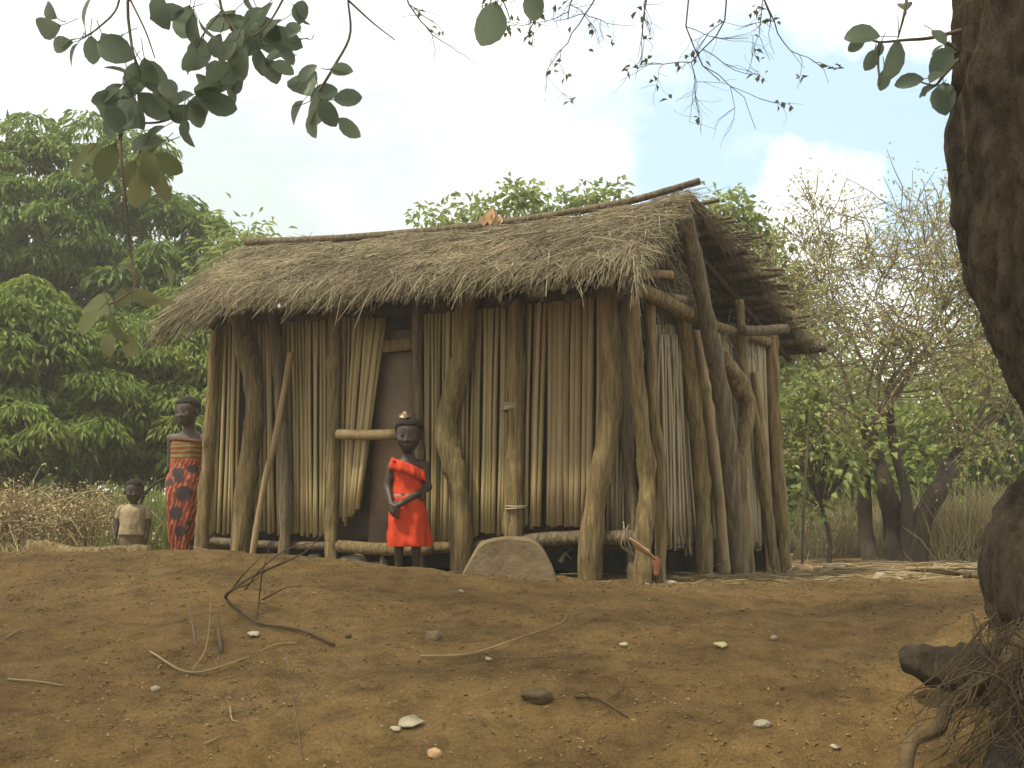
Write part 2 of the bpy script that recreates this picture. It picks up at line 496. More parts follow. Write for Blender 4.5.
def leaves(mb, pos, dirs, L, Wd, nrm=None, fold=0.25, curl=0.2, shape='diamond'):
    """many leaves at once; each its own island"""
    pos = np.asarray(pos); n = len(pos)
    dirs = unit(dirs)
    if nrm is None:
        nrm = rng.normal(size=(n, 3)) * 0.6 + np.array((0, 0, 1.0))
    side = unit(np.cross(dirs, nrm))
    up = np.cross(side, dirs)
    L = np.broadcast_to(L, (n,))[:, None]; Wd = np.broadcast_to(Wd, (n,))[:, None]
    if shape == 'diamond':
        b = pos
        t = pos + dirs * L - up * L * curl
        m = pos + dirs * L * 0.45 + up * 0
        l_ = m + side * Wd / 2 + up * Wd * fold
        r_ = m - side * Wd / 2 + up * Wd * fold
        v = np.stack([b, r_, t, l_], 1).reshape(-1, 3)
        i = np.arange(n)[:, None] * 4
        mb.addmany(v, np.concatenate([i + np.array((0, 1, 2)), i + np.array((0, 2, 3))]).reshape(-1, 3))
    else:                                                      # broad rounded leaf
        prof = ((0, 0.0), (0.12, 0.2), (0.32, 0.42), (0.55, 0.5), (0.78, 0.44), (0.93, 0.25), (1.0, 0.04))
        rows = []
        for a, w in prof:
            c = pos + dirs * L * a - up * L * curl * a * a
            rows += [c + side * Wd * w + up * Wd * w * fold, c, c - side * Wd * w + up * Wd * w * fold]
        v = np.stack(rows, 1)
        k = v.shape[1]
        i = np.arange(n)[:, None] * k
        fs = []
        for q in range(len(prof) - 1):
            o = q * 3
            fs += [np.array((o, o + 1, o + 4, o + 3)), np.array((o + 1, o + 2, o + 5, o + 4))]
        mb.addmany(v.reshape(-1, 3), np.concatenate([i + a for a in fs]).reshape(-1, 4))

def strips(mb, p0, d, L, w, droop=0.0, lift=None):
    """thin straws: 3-point ribbons crossed so that they have body from every side (triangular section)"""
    n = len(p0)
    d = unit(d); L = np.broadcast_to(L, (n,))[:, None]; w = np.broadcast_to(w, (n,))[:, None]
    droop = np.broadcast_to(droop, (n,))[:, None]
    ref = rng.normal(size=(n, 3))
    a = unit(np.cross(d, ref)); b = np.cross(d, a)
    z = np.array((0, 0, -1.0))
    cs = [p0, p0 + d * L * 0.5 + z * droop * L * 0.25, p0 + d * L + z * droop * L]
    v = []
    for q, c in enumerate(cs):
        s = (1.0, 0.9, 0.5)[q]
        for k in range(3):
            an = k * 2.0944
            v.append(c + (a * math.cos(an) + b * math.sin(an)) * w * 0.5 * s)
    v = np.stack(v, 1).reshape(-1, 3)
    i = np.arange(n)[:, None] * 9
    fs = []
    for q in (0, 3):
        for k in range(3):
            k2 = (k + 1) % 3
            fs.append(np.array((q + k, q + k2, q + 3 + k2, q + 3 + k)))
    mb.addmany(v, np.concatenate([i + f for f in fs]).reshape(-1, 4))

def n3(x, y, z=0.0):
    return mnoise.noise(Vector((float(x), float(y), float(z))))

def sstep(a, b, x):
    t = min(1.0, max(0.0, (x - a) / (b - a)))
    return t * t * (3 - 2 * t)

# ---------------------------------------------------------------- ground
def gz(x, y):
    """ground height: terrace behind, crest, bank falling to the road"""
    z = -0.225
    if y > 10: z += 0.012 * (min(y, 40) - 10)
    yc = 6.6
    left = sstep(0.9, -2.4, x)
    bump = 0.185 * left
    z += bump * math.exp(-((y - 6.9) / 1.0) ** 2)
    d = max(0.0, yc - y)
    if d > 0:
        z -= 0.03 * d + 0.05 * d * d
    # bank behind the foreground tree
    z += 0.5 * math.exp(-((x - 2.25) / 0.5) ** 2 - ((y - 4.15) / 0.75) ** 2)
    near = 1.0 if y < 14 else max(0.0, 1 - (y - 14) / 10)
    z += near * (0.035 * n3(x * 0.9, y * 0.9) + 0.02 * n3(x * 2.3, y * 2.3, 3))
    if y < 8:
        z += 0.018 * n3(x * 5, y * 5, 5) + 0.010 * n3(x * 13, y * 13, 9)
    if y > 25:
        z += 0.4 * n3(x * 0.05, y * 0.05)
    return max(z, -1.75 + 0.02 * n3(x, y)) + EYE

def gpt(px, py, lo=3.0, hi=40.0):
    """where the ray through a pixel meets the ground"""
    d = ray(px, py)
    t = lo
    while t < hi:
        p = d / d[1] * t
        if p[2] + EYE <= gz(p[0], t): break
        t += 0.02
    return np.array((p[0], t, gz(p[0], t)))

xs = np.unique(np.concatenate([np.arange(-4.5, 4.5, 0.06), np.arange(-14, 14, 0.5), np.linspace(-60, 60, 25), np.linspace(-700, 700, 15)]))
ys = np.unique(np.concatenate([np.arange(2.6, 8.0, 0.05), np.arange(8, 16, 0.25), np.arange(-6, 2.6, 0.3), np.linspace(16, 60, 23), np.linspace(60, 1200, 14), np.linspace(-80, -6, 6)]))
gv = np.array([(x, y, gz(x, y)) for y in ys for x in xs])
nx, ny = len(xs), len(ys)
i = (np.arange(ny - 1)[:, None] * nx + np.arange(nx - 1)[None, :]).reshape(-1, 1)
g = MB()
g.addmany(gv, i + np.array((0, 1, nx + 1, nx)))
ground = tag(g.build('ground', 'ground', smooth=True), kind='structure')

# ================================================================= the hut
A = P(640, 578, 7.5); B = P(205, 555, 9.5); D = P(782, 570, 9.2)
GZ = EYE - 0.225
A2, B2, D2 = (np.array((q[0], q[1])) for q in (A, B, D))
def plane_hit(px, py, q0, q1, off):
    """ray with the vertical wall plane through q0,q1 pushed 'off' metres outward"""
    t = (q1 - q0) / np.linalg.norm(q1 - q0)
    nrm = np.array((t[1], -t[0]))
    if np.dot(nrm, -q0) < 0: nrm = -nrm
    d = ray(px, py)
    s = np.dot(q0 + nrm * off, nrm) / np.dot(d[:2], nrm)
    p = d * s
    return np.array((p[0], p[1], p[2] + EYE))
FW = lambda px, py, off=0.0: plane_hit(px, py, A2, B2, off)
EW = lambda px, py, off=0.0: plane_hit(px, py, A2, D2, off)
C2 = B2 + (D2 - A2)                              # back left corner

hut = thing('hut', 'thatched hut of wooden posts and cane walls raised on a low floor', 'hut', ((A2[0] + C2[0]) / 2, (A2[1] + C2[1]) / 2, GZ))

def post(px_pts, wpx, hit, off=0.0, m='post', name='post', rough=0.26, to_ground=True, sides=16, label=None):
    pts = [hit(x, y, off) for x, y in px_pts]
    if to_ground:
        pts[-1] = np.array((pts[-1][0], pts[-1][1], gz(pts[-1][0], pts[-1][1]) - 0.12))
    ws = np.broadcast_to(wpx, (len(pts),)) if not isinstance(wpx, (list, tuple)) else np.array(wpx)
    rad = np.array([w / 2 * p[1] / F for w, p in zip(ws, pts)])
    s = spline(np.column_stack([np.array(pts), rad]), 64)
    mb = MB()
    sd = rnd.random() * 50
    for kk in range(rnd.randint(1, 3)):
        c_ = rnd.randint(6, 56); s[:, 3] *= 1 + rnd.uniform(0.1, 0.22) * np.exp(-((np.arange(64) - c_) / 1.5) ** 2)
    s[:, 3] *= 1 + 0.06 * np.sin(np.arange(64) * 0.37 + sd)
    tube(mb, s[:, :3], s[:, 3], sides, rough, seed=sd, nf=6)
    o = mb.build(name, m, hut, smooth=True)
    if label: o['label'] = label
    return o

# front posts
post([(217, 316), (212, 405), (206, 483), (200, 556)], [12, 12, 13, 14], FW, 0.04)
post([(240, 310), (254, 397), (248, 467), (237, 560)], [20, 18, 20, 19], FW, 0.07)
post([(272, 305), (279, 374), (283, 444), (286, 506), (283, 556)], [11, 11, 12, 12, 12], FW, 0.08, 'post_grey')
post([(335, 298), (334, 400), (332, 500), (332, 568)], [13, 13, 13, 14], FW, 0.07)
post([(417, 288), (418, 400), (420, 480), (420, 565)], [10, 10, 11, 11], FW, 0.03, 'post_grey')
post([(468, 282), (464, 345), (454, 390), (446, 428), (455, 470), (461, 520), (460, 574)], [20, 21, 22, 23, 22, 21, 22], FW, 0.10, rough=0.18, label='thick bent wall post')
post([(516, 276), (516, 420), (514, 500), (513, 578)], [17, 17, 18, 18], FW, 0.06)
post([(604, 264), (611, 360), (611, 410), (602, 470), (592, 530), (588, 582)], [20, 21, 22, 22, 23, 24], FW, 0.10, rough=0.15)
post([(619, 270), (625, 416), (633, 520), (634, 582)], [12, 13, 13, 12], FW, -0.05, 'post_grey')
# gable-end posts
post([(632, 288), (638, 389), (647, 476), (644, 530), (641, 580)], [15, 16, 17, 17, 18], EW, 0.05)
post([(650, 294), (653, 400), (660, 480), (660, 580)], [11, 11, 12, 11], EW, 0.05)
post([(683, 318), (693, 400), (701, 476), (705, 577)], [15, 16, 16, 17], EW, 0.05)
post([(697, 330), (707, 410), (718, 498), (724, 574)], [11, 12, 13, 13], EW, 0.02, 'plank')
post([(685, 216), (698, 274), (713, 350), (726, 427), (742, 573)], [15, 16, 17, 17, 18], EW, 0.22, 'post_grey', name='gable_pole', rough=0.15)
post([(720, 355), (746, 400), (744, 440), (741, 476), (748, 552)], [17, 18, 13, 13, 13], EW, 0.10, rough=0.3)
post([(739, 300), (745, 378), (759, 443), (776, 570)], [9, 10, 10, 11], EW, 0.05)
post([(755, 372), (764, 450), (770, 568)], [8, 9, 9], EW, 0.02, 'plank')
post([(772, 336), (775, 432), (786, 568)], [13, 13, 14], EW, 0.03)
# posts of the two hidden walls
BL = C2; BR2 = D2
zt = EYE + 1.70
def vpost(q, r=0.06, top=zt):
    mb = MB()
    pts = spline(np.array([(q[0], q[1], gz(*q) - 0.1), (q[0] + 0.03, q[1], GZ + 0.9), (q[0], q[1], top)]), 14)
    tube(mb, pts, r, 10, 0.2, seed=rnd.random() * 9)
    mb.build('post', 'post', hut, smooth=True)
for k in range(5):
    vpost(BR2 + (C2 - BR2) * (k + 0.5) / 5)
vpost(C2)
vpost(B2 + (C2 - B2) * 0.4); vpost(B2 + (C2 - B2) * 0.75)

# wall panels -------------------------------------------------------------
def cane_panel(x0t, x1t, x0b, x1b, yt, yb, n, wpx, hit, m='cane', off=0.0, jit=2.0, name='cane_panel', bjit=3.0, sides=6, flat=1.0):
    """upright canes side by side; x at the top / bottom in the photo's columns"""
    mb = MB()
    if hit is FW:
        yt = min(yt, 252 + (640 - (x0t + x1t) / 2) * 0.138) if name != 'leaning_mat' else yt - 12
        n = max(n + 1, int(round(n * 1.45)))
    else:
        n = int(n * 1.15)
    for k in range(n):
        t = (k + 0.5) / n
        xt = x0t + (x1t - x0t) * t + rnd.uniform(-jit, jit) * 0.5
        xb = x0b + (x1b - x0b) * t + rnd.uniform(-jit, jit) * 0.5
        y1 = (yb[0] + (yb[1] - yb[0]) * t if isinstance(yb, tuple) else yb) + rnd.uniform(-bjit, bjit)
        o = off + rnd.uniform(-0.012, 0.012)
        p0 = hit(xt, yt, o); p1 = hit(xb, y1, o)
        pm = (p0 + p1) / 2 + np.array((rnd.uniform(-1, 1) * 0.012, rnd.uniform(-1, 1) * 0.006, 0))
        w = wpx * rnd.uniform(0.64, 0.95)
        r = w / 2 * p0[1] / F
        s = spline([p0, pm, p1], 7)
        tube(mb, s, np.linspace(r * 0.9, r, 7), sides, 0.12, seed=k * 3.1, nf=3, flat=flat)
    return mb.build(name, m, hut, smooth=True)

cane_panel(218, 243, 208, 240, 322, (533, 535), 5, 5.0, FW)
cane_panel(250, 276, 250, 281, 322, (530, 533), 5, 5.0, FW)
cane_panel(282, 331, 287, 329, 318, (533, 536), 9, 5.0, FW)
cane_panel(342, 376, 340, 356, 322, (520, 470), 7, 4.5, FW, off=0.015)
cane_panel(354, 387, 343, 362, 330, (526, 500), 8, 5.5, FW, 'cane', off=0.05, name='leaning_mat', bjit=4)
cane_panel(424, 456, 424, 452, 310, (543, 541), 6, 5.2, FW)
cane_panel(456, 512, 452, 508, 300, (537, 534), 10, 5.4, FW)
cane_panel(522, 548, 517, 541, 298, (527, 528), 4, 6, FW)
cane_panel(547, 602, 546, 599, 296, (528, 526), 6, 8.8, FW, 'plank', flat=0.5, name='plank_panel')
cane_panel(612, 636, 606, 634, 292, (532, 538), 5, 5, FW, 'reed', off=-0.08)
cane_panel(655, 684, 652, 702, 325, (542, 550), 30, 4.6, EW, 'reed', off=-0.02, bjit=9, name='reed_panel')
cane_panel(660, 682, 656, 696, 335, (532, 545), 14, 3.4, EW, 'reed', off=0.02, bjit=12, name='reed_panel', jit=6)
cane_panel(710, 738, 712, 754, 330, (540, 545), 14, 6, EW, 'reed', off=-0.02, bjit=7, name='reed_panel')
cane_panel(742, 770, 750, 780, 338, (548, 555), 12, 6, EW, 'reed', off=-0.02, bjit=7, name='reed_panel')
# leaning plank near the left end
post([(291, 352), (276, 436), (263, 491), (248, 561)], 6.5, FW, 0.13, 'plank', name='leaning_pole', rough=0.08)

def wall_sheet(q0, q1, z0, z1, name, n):
    mb = MB()
    for k in range(n):
        q = q0 + (q1 - q0) * (k + 0.5) / n
        tube(mb, spline([(q[0], q[1], z0 + rnd.uniform(-.03, .03)), (q[0] + rnd.uniform(-.02, .02), q[1], (z0 + z1) / 2), (q[0], q[1], z1)], 4), 0.026, 6)
    mb.build(name, 'cane', hut, smooth=True)
wall_sheet(D2, C2, EYE - 0.3, zt + 0.05, 'cane_panel', 72)
wall_sheet(B2, C2, EYE - 0.3, zt + 0.05, 'cane_panel', 42)

# added dark sheets behind the canes: they keep the gaps and interior dark
def shade_sheet(q0, q1, inset, z0, z1):
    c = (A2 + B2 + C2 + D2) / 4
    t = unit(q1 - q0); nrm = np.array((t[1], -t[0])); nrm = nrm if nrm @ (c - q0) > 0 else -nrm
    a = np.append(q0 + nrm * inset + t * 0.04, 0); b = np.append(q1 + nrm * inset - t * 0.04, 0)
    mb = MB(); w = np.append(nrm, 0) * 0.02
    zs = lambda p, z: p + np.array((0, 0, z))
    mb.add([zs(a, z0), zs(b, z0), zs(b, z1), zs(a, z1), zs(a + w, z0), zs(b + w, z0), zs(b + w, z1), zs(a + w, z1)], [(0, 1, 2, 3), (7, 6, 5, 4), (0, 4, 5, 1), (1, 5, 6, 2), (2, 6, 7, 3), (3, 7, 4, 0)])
    mb.build('wall_shade_sheet', 'dark_wood', hut)
shade_sheet(A2, B2, 0.10, EYE + 0.04, EYE + 1.95)
shade_sheet(A2, D2, 0.12, EYE + 0.04, EYE + 1.6)
shade_sheet(D2, C2, 0.07, EYE - 0.5, EYE + 1.75)  # added back sheets reach the ground, blocking light under the floor
shade_sheet(B2, C2, 0.07, EYE - 0.5, EYE + 1.75)

# floor, beams, door --------------------------------------------------------
def box_between(mb, p0, p1, w, h):
    p0 = np.asarray(p0, float); p1 = np.asarray(p1, float)
    t = unit(p1 - p0); s = unit(np.cross(t, (0, 0, 1.0))); u = np.cross(s, t)
    v = []
    for c in (p0, p1):
        for a, b in ((-1, -1), (1, -1), (1, 1), (-1, 1)):
            v.append(c + s * a * w / 2 + u * b * h / 2)
    mb.add(v, [(0, 1, 2, 3), (7, 6, 5, 4), (0, 4, 5, 1), (1, 5, 6, 2), (2, 6, 7, 3), (3, 7, 4, 0)])

mb = MB()
cen = (A2 + B2 + C2 + D2) / 4
cs = [cen + (q - cen) * 0.97 for q in (A2, B2, C2, D2)]
zf = EYE + 0.02
v = [(q[0], q[1], zf) for q in cs] + [(q[0], q[1], zf - 0.05) for q in cs]
mb.add(v, [(3, 2, 1, 0), (4, 5, 6, 7), (0, 1, 5, 4), (1, 2, 6, 5), (2, 3, 7, 6), (3, 0, 4, 7)])
mb.build('floor', 'dark_wood', hut)
def beam(p0, p1, r, m='plank', name='floor_beam', rough=0.12):
    mb = MB()
    tube(mb, spline([p0, (np.asarray(p0) + p1) / 2 + np.array((0, 0, rnd.uniform(-.015, .015))), p1], 16), r, 10, rough, seed=rnd.random() * 20)
    return mb.build(name, m, hut, smooth=True)
beam(FW(212, 541, 0.0), FW(330, 546, 0.0), 0.032, 'post_grey')
beam(FW(338, 546, 0.05), FW(432, 549, 0.05), 0.048, 'post')
beam(FW(432, 548, 0.0), FW(520, 546, 0.0), 0.042, 'post')
beam(FW(520, 541, 0.02), FW(650, 538, 0.02), 0.05, 'post_grey')
beam(EW(642, 545, -0.05), EW(790, 548, -0.05), 0.045, 'dark_wood')
# door opening
mb = MB()
dv = [FW(368, 545, -0.03), FW(424, 545, -0.03), FW(420, 330, -0.03), FW(380, 330, -0.03)]
dv2 = [p + np.array((0.02, 0.035, 0)) for p in dv]
mb.add(dv + dv2, [(0, 1, 2, 3), (7, 6, 5, 4), (0, 4, 5, 1), (1, 5, 6, 2), (2, 6, 7, 3), (3, 7, 4, 0)])
dr = mb.build('door', 'door', hut)
mb = MB(); box_between(mb, FW(384, 347, 0.03), FW(419, 343, 0.03), 0.05, 0.09); mb.build('door_lintel', 'post', hut)
mb = MB()
tube(mb, spline([FW(338, 434, 0.15), FW(370, 435, 0.15), FW(397, 434, 0.14)], 10), 0.036, 8, 0.12, flat=1.1)
mb.build('door_bar', 'plank', hut, smooth=True)
beam(FW(206, 322, 0.0), FW(420, 310, 0.0), 0.045, 'dark_wood', 'wall_plate')
beam(FW(420, 310, 0.0), FW(640, 288, 0.0), 0.045, 'dark_wood', 'wall_plate')

# roof ------------------------------------------------------------------------
FR = P(633, 264, 6.95); RR = P(690, 190, 8.1); RL = P(250, 243, 9.8); FL = P(174, 303, 8.9)
BRR = P(806, 340, 9.55); BLL = np.array((RL[0] + (BRR[0] - RR[0]), RL[1] + (BRR[1] - RR[1]), BRR[2] + 0.03))
rp = [P(246, 242, 9.8), P(330, 239, 9.45), P(420, 232, 9.1), P(500, 223, 8.75), P(560, 214, 8.5), P(630, 201, 8.27), P(700, 181, 8.05)]
RIDGE = spline(rp, 60)[::-1]
RIDGE_U = np.clip(((RIDGE[:, :2] - RR[:2]) @ (RL - RR)[:2]) / ((RL - RR)[:2] @ (RL - RR)[:2]), -0.1, 1.1)
def ridge_pt(u):
    p = RR * (1 - u) + RL * u
    p = p.copy()
    zz = RIDGE[:, 2]
    p[2] = float(np.interp(u, RIDGE_U, zz)) - 0.055
    p[2] += 0.015 * n3(u * 7, 1.3)
    return p
def front(u, v):
    e = FR * (1 - u) + FL * u
    p = ridge_pt(u) * (1 - v) + e * v
    p[2] += 0.05 * math.sin(math.pi * min(1, v * 0.9)) + 0.03 * n3(u * 6, v * 4, 2.0) + 0.02 * n3(u * 17, v * 9, 6)
    if u > 0.93: p[2] -= (u - 0.93) * 1.0 * v
    return p
def back(u, v):
    e = BRR * (1 - u) + BLL * u
    p = ridge_pt(u) * (1 - v) + e * v
    p[2] += 0.05 * math.sin(math.pi * v) + 0.02 * n3(u * 6, v * 4, 8.0)
    return p
def roof_slab(fn, name, th, m='thatch'):
    nu, nv = 90, 26
    top = np.array([fn(a / (nu - 1), b / (nv - 1)) for b in range(nv) for a in range(nu)])
    for q in range(len(top)):
        top[q][2] += 0.014 * n3(top[q][0] * 22, top[q][1] * 22, top[q][2] * 22)
    bot = top.copy()
    for b in range(nv):
        for a in range(nu):
            k = b * nu + a
            t = th * (0.35 + 0.65 * min(1, b / 5)) * (0.75 if b == nv - 1 else 1)
            bot[k][2] -= t * (1 + 0.4 * n3(a * 0.35, b * 0.2, 4))
    v = np.concatenate([top, bot]); N = nu * nv
    i = (np.arange(nv - 1)[:, None] * nu + np.arange(nu - 1)[None, :]).reshape(-1, 1)
    mb = MB()
    f1 = i + np.array((0, 1, nu + 1, nu)); f2 = (i + np.array((nu, nu + 1, 1, 0))) + N
    mb.v.append(v); mb.n = len(v); mb.f.append(f1); mb.f.append(f2)
    edge = []
    for a in range(nu - 1):
        edge += [(a + 1, a, N + a, N + a + 1), ((nv - 1) * nu + a, (nv - 1) * nu + a + 1, N + (nv - 1) * nu + a + 1, N + (nv - 1) * nu + a)]
    for b in range(nv - 1):
        edge += [(b * nu, (b + 1) * nu, N + (b + 1) * nu, N + b * nu), ((b + 1) * nu + nu - 1, b * nu + nu - 1, N + b * nu + nu - 1, N + (b + 1) * nu + nu - 1)]
    mb.f.append(np.array(edge))
    return mb.build(name, m, hut, smooth=True)
roof_f = roof_slab(front, 'thatch_roof', 0.13)
roof_b = roof_slab(back, 'thatch_roof', 0.12)

def roof_straw(fn, n, parent_name, vlo=0.0, vhi=1.0, m='straw', spread=0.55, lrange=(0.15, 0.5), wr=(0.004, 0.008), lift=0.02, eave=False, ulo=0.0, uhi=1.0, spot=None):
    p0, d, L, dr = [], [], [], []
    for _ in range(n):
        if spot:
            u = rnd.gauss(spot[0], spot[2]); v = rnd.gauss(spot[1], spot[3])
        else:
            u = rnd.uniform(ulo, uhi); v = vlo + (vhi - vlo) * rnd.random()
        u = min(1, max(0, u)); v = min(1, max(0, v))
        p = fn(u, v); q = fn(u, min(1.0, v + 0.05)) if v < 0.95 else fn(u, v)
        pv = fn(u, max(0, v - 0.05))
        dn = unit(q - pv); al = unit(fn(min(1, u + 0.02), v) - fn(max(0, u - 0.02), v))
        nr = unit(np.cross(al, dn)); nr = nr if nr[2] > 0 else -nr
        a = rnd.gauss(0, spread) + (0.45 * (n3(u * 9, v * 5, 3)))
        dd = dn * math.cos(a) + al * math.sin(a) + nr * rnd.uniform(-0.10, 0.12)
        if u > 0.9 and fn is front: dd = dd + al * rnd.uniform(0, 0.7) * (u - 0.9) * 10
        p0.append(p + nr * rnd.uniform(-0.01, lift)); d.append(dd)
        L.append(rnd.uniform(*lrange)); dr.append(rnd.uniform(0, 0.35) if (eave or v > 0.8) else rnd.uniform(-0.02, 0.1))
    mb = MB()
    strips(mb, np.array(p0), np.array(d), np.array(L), rng.uniform(wr[0], wr[1], n), np.array(dr))
    return mb
s1 = roof_straw(front, 26000, 'f', 0.0, 0.97, spread=1.1, lrange=(0.05, 0.26), wr=(0.0025, 0.007), lift=0.035)
e1 = roof_straw(front, 3200, 'f', 0.86, 1.0, spread=0.65, lrange=(0.05, 0.17), eave=True, lift=-0.05)
o = s1.build('straw_layer', 'straw', roof_f)
e1.build('straw_fringe', 'straw', roof_f)
def under_fringe(fn, n, vv=(0.93, 1.0), dz=0.12, uu=(0, 1)):
    p0, d = [], []
    for _ in range(n):
        u = rnd.uniform(*uu); v = rnd.uniform(*vv)
        p = fn(u, v); dn = unit(fn(u, 1.0) - fn(u, 0.8))
        p0.append(p + np.array((0, 0, -rnd.uniform(0, dz)))); al = unit(fn(1, v) - fn(0, v))
        d.append(dn + al * rnd.gauss(0, 0.3) + np.array((0, 0, rnd.uniform(-0.5, 0.15))))
    mb = MB()
    strips(mb, np.array(p0), np.array(d), rng.uniform(0.03, 0.14, n), rng.uniform(0.003, 0.006, n), rng.uniform(0, 0.4, n))
    return mb
under_fringe(front, 3400, dz=0.11).build('straw_fringe', 'straw', roof_f)
roof_straw(front, 380, 'f', m='straw_gold', spot=(0.30, 0.55, 0.05, 0.16), spread=0.5, lrange=(0.15, 0.4), lift=0.03).build('pale_straw_patch', 'straw_gold', roof_f)
roof_straw(front, 500, 'f', m='straw_gold', vlo=0.05, vhi=0.97, spread=0.9, lrange=(0.15, 0.5), lift=0.04).build('loose_straw', 'straw_gold', roof_f)
roof_straw(back, 4500, 'b', 0.0, 1.0).build('straw_layer', 'straw', roof_b)
under_fringe(back, 2200, dz=0.13).build('straw_fringe', 'straw', roof_b)
# straw sticking out along both verges
def verge(fn, u, n, out, vv=(0, 1), ln=(0.08, 0.26)):
    p0, d = [], []
    al = unit(fn(0.0, 0.5) - fn(1.0, 0.5)) * out
    for _ in range(n):
        v = rnd.uniform(*vv)
        p0.append(fn(u, v) + np.array((0, 0, -rnd.uniform(0, 0.12))))
        dn = unit(fn(u, 1.0) - fn(u, 0.7))
        d.append(al * rnd.uniform(0.1, 1.0) + dn * rnd.uniform(0.3, 1.2) + np.array((0, 0, rnd.uniform(-.5, .1))))
    mb = MB()
    strips(mb, np.array(p0), np.array(d), rng.uniform(ln[0], ln[1], n), rng.uniform(0.004, 0.008, n), rng.uniform(0, 0.4, n))
    return mb
verge(front, 0.0, 700, 0.5).build('straw_fringe', 'straw', roof_f)
verge(front, 1.0, 1100, -1, (0.1, 1), (0.1, 0.3)).build('straw_fringe', 'straw', roof_f)
verge(back, 0.0, 700, 1).build('straw_fringe', 'straw', roof_b)
verge(back, 1.0, 600, -1).build('straw_fringe', 'straw', roof_b)
# shaggy bundle at the left corner of the eave
p0, d = [], []
for _ in range(900):
    u = rnd.uniform(0.86, 1.0); v = rnd.uniform(0.8, 1.0)
    p0.append(front(u, v) + np.array((0, 0, -rnd.uniform(0, .1))))
    d.append(np.array((-0.75 + rnd.gauss(0, .2), -0.35 + rnd.gauss(0, .2), -0.75 + rnd.gauss(0, .2))))
mb = MB(); strips(mb, np.array(p0), np.array(d), rng.uniform(0.12, 0.34, 900), rng.uniform(0.004, 0.008, 900), rng.uniform(0, 0.3, 900))
mb.build('straw_fringe', 'straw', roof_f)

# ridge pole, with the photo's bend
mb = MB(); tube(mb, spline(rp, 50), np.linspace(0.036, 0.026, 50), 10, 0.12); mb.build('ridge_pole', 'post_grey', hut, smooth=True)
# hump of thatch behind the ridge
p0 = []; d = []
hp = ridge_pt(0.85)
for _ in range(500):
    t = rnd.gauss(0, 0.16)
    p0.append(hp + unit(RL - RR) * t + np.array((0.05, 0.08, 0.09 - abs(t) * 0.22 + rnd.uniform(-.06, 0)))); d.append(unit(RL - RR) * rnd.choice((-1, 1)) + rng.normal(size=3) * 0.25)
mb = MB(); strips(mb, np.array(p0), np.array(d), rng.uniform(0.1, 0.25, 500), rng.uniform(0.004, 0.008, 500), 0.2)
mb.build('straw_hump', 'straw', roof_b)

# battens and rafters seen under the back slope
rdir = unit(RR - RL)
for k in range(13):
    v = 0.05 + k * 0.075
    p = back(0.0, v) + np.array((0, 0, -0.15 - 0.02 * (k % 2)))
    ext = rnd.uniform(0.04, 0.22)
    r = rnd.uniform(0.014, 0.03)
    beam(p + rdir * ext, back(0.45, v) + np.array((0, 0, -0.17)), r, 'post_grey' if k % 3 else 'dark_wood', 'batten', 0.1)
for u in (0.03, 0.12, 0.24, 0.38, 0.55, 0.72, 0.9):
    beam(back(u, 0.0) + np.array((0, 0, -0.24)), back(u, 0.97) + np.array((0, 0, -0.21)), 0.024, 'dark_wood', 'rafter', 0.1)
    beam(front(u, 0.0) + np.array((0, 0, -0.27)), front(u, 0.97) + np.array((0, 0, -0.24)), 0.024, 'dark_wood', 'rafter', 0.1)
# sticks poking out along the gable verge of the back slope
for k in range(26):
    v = rnd.uniform(0.02, 0.98)
    p = back(0.0, v) + np.array((0, 0, -rnd.uniform(0.03, 0.13)))
    q = p + rdir * rnd.uniform(0.08, 0.26) + np.array((0, 0, rnd.uniform(-.03, .03)))
    beam(p - rdir * 0.3, q, rnd.uniform(0.008, 0.016), 'post_grey', 'batten', 0.1)
# tie beam and bits on the gable
beam(EW(629, 285, 0.1), EW(697, 319, 0.12), 0.052, 'post', 'tie_beam')
beam(EW(690, 317, -0.02), EW(768, 342, 0.02), 0.04, 'post', 'tie_beam')
beam(EW(742, 331, 0.15), EW(786, 329, 0.3), 0.04, 'post_grey', 'tie_beam')
beam(EW(640, 277, 0.03), EW(672, 275, 0.16), 0.028, 'plank', 'gable_stick')
beam(EW(648, 292, -0.05), EW(684, 300, 0.05), 0.03, 'plank', 'gable_stick')
beam(EW(740, 306, -0.3), EW(734, 420, -0.1), 0.03, 'dark_wood', 'gable_stick')
def gable_straw(px, py, sx, sy, n, ang, off=0.05, ln=(0.12, 0.35), m='straw'):
    p0, d = [], []
    t = unit(np.append(D2 - A2, 0))
    for _ in range(n):
        p = EW(rnd.gauss(px, sx), rnd.gauss(py, sy), rnd.uniform(-0.1, off))
        a = ang + rnd.gauss(0, 0.5)
        p0.append(p); d.append(t * math.cos(a) + np.array((0, 0, math.sin(a))) + rng.normal(size=3) * 0.15)
    mb = MB(); strips(mb, np.array(p0), np.array(d), rng.uniform(*ln, n), rng.uniform(0.005, 0.010, n), 0.15)
    mb.build('gable_straw', m, hut)
gable_straw(668, 292, 12, 10, 160, -0.5)
gable_straw(660, 335, 7, 10, 120, -1.3, 0.02, m='straw')
gable_straw(730, 330, 8, 5, 80, -0.4)
gable_straw(664, 262, 8, 12, 150, -0.9, -0.05)
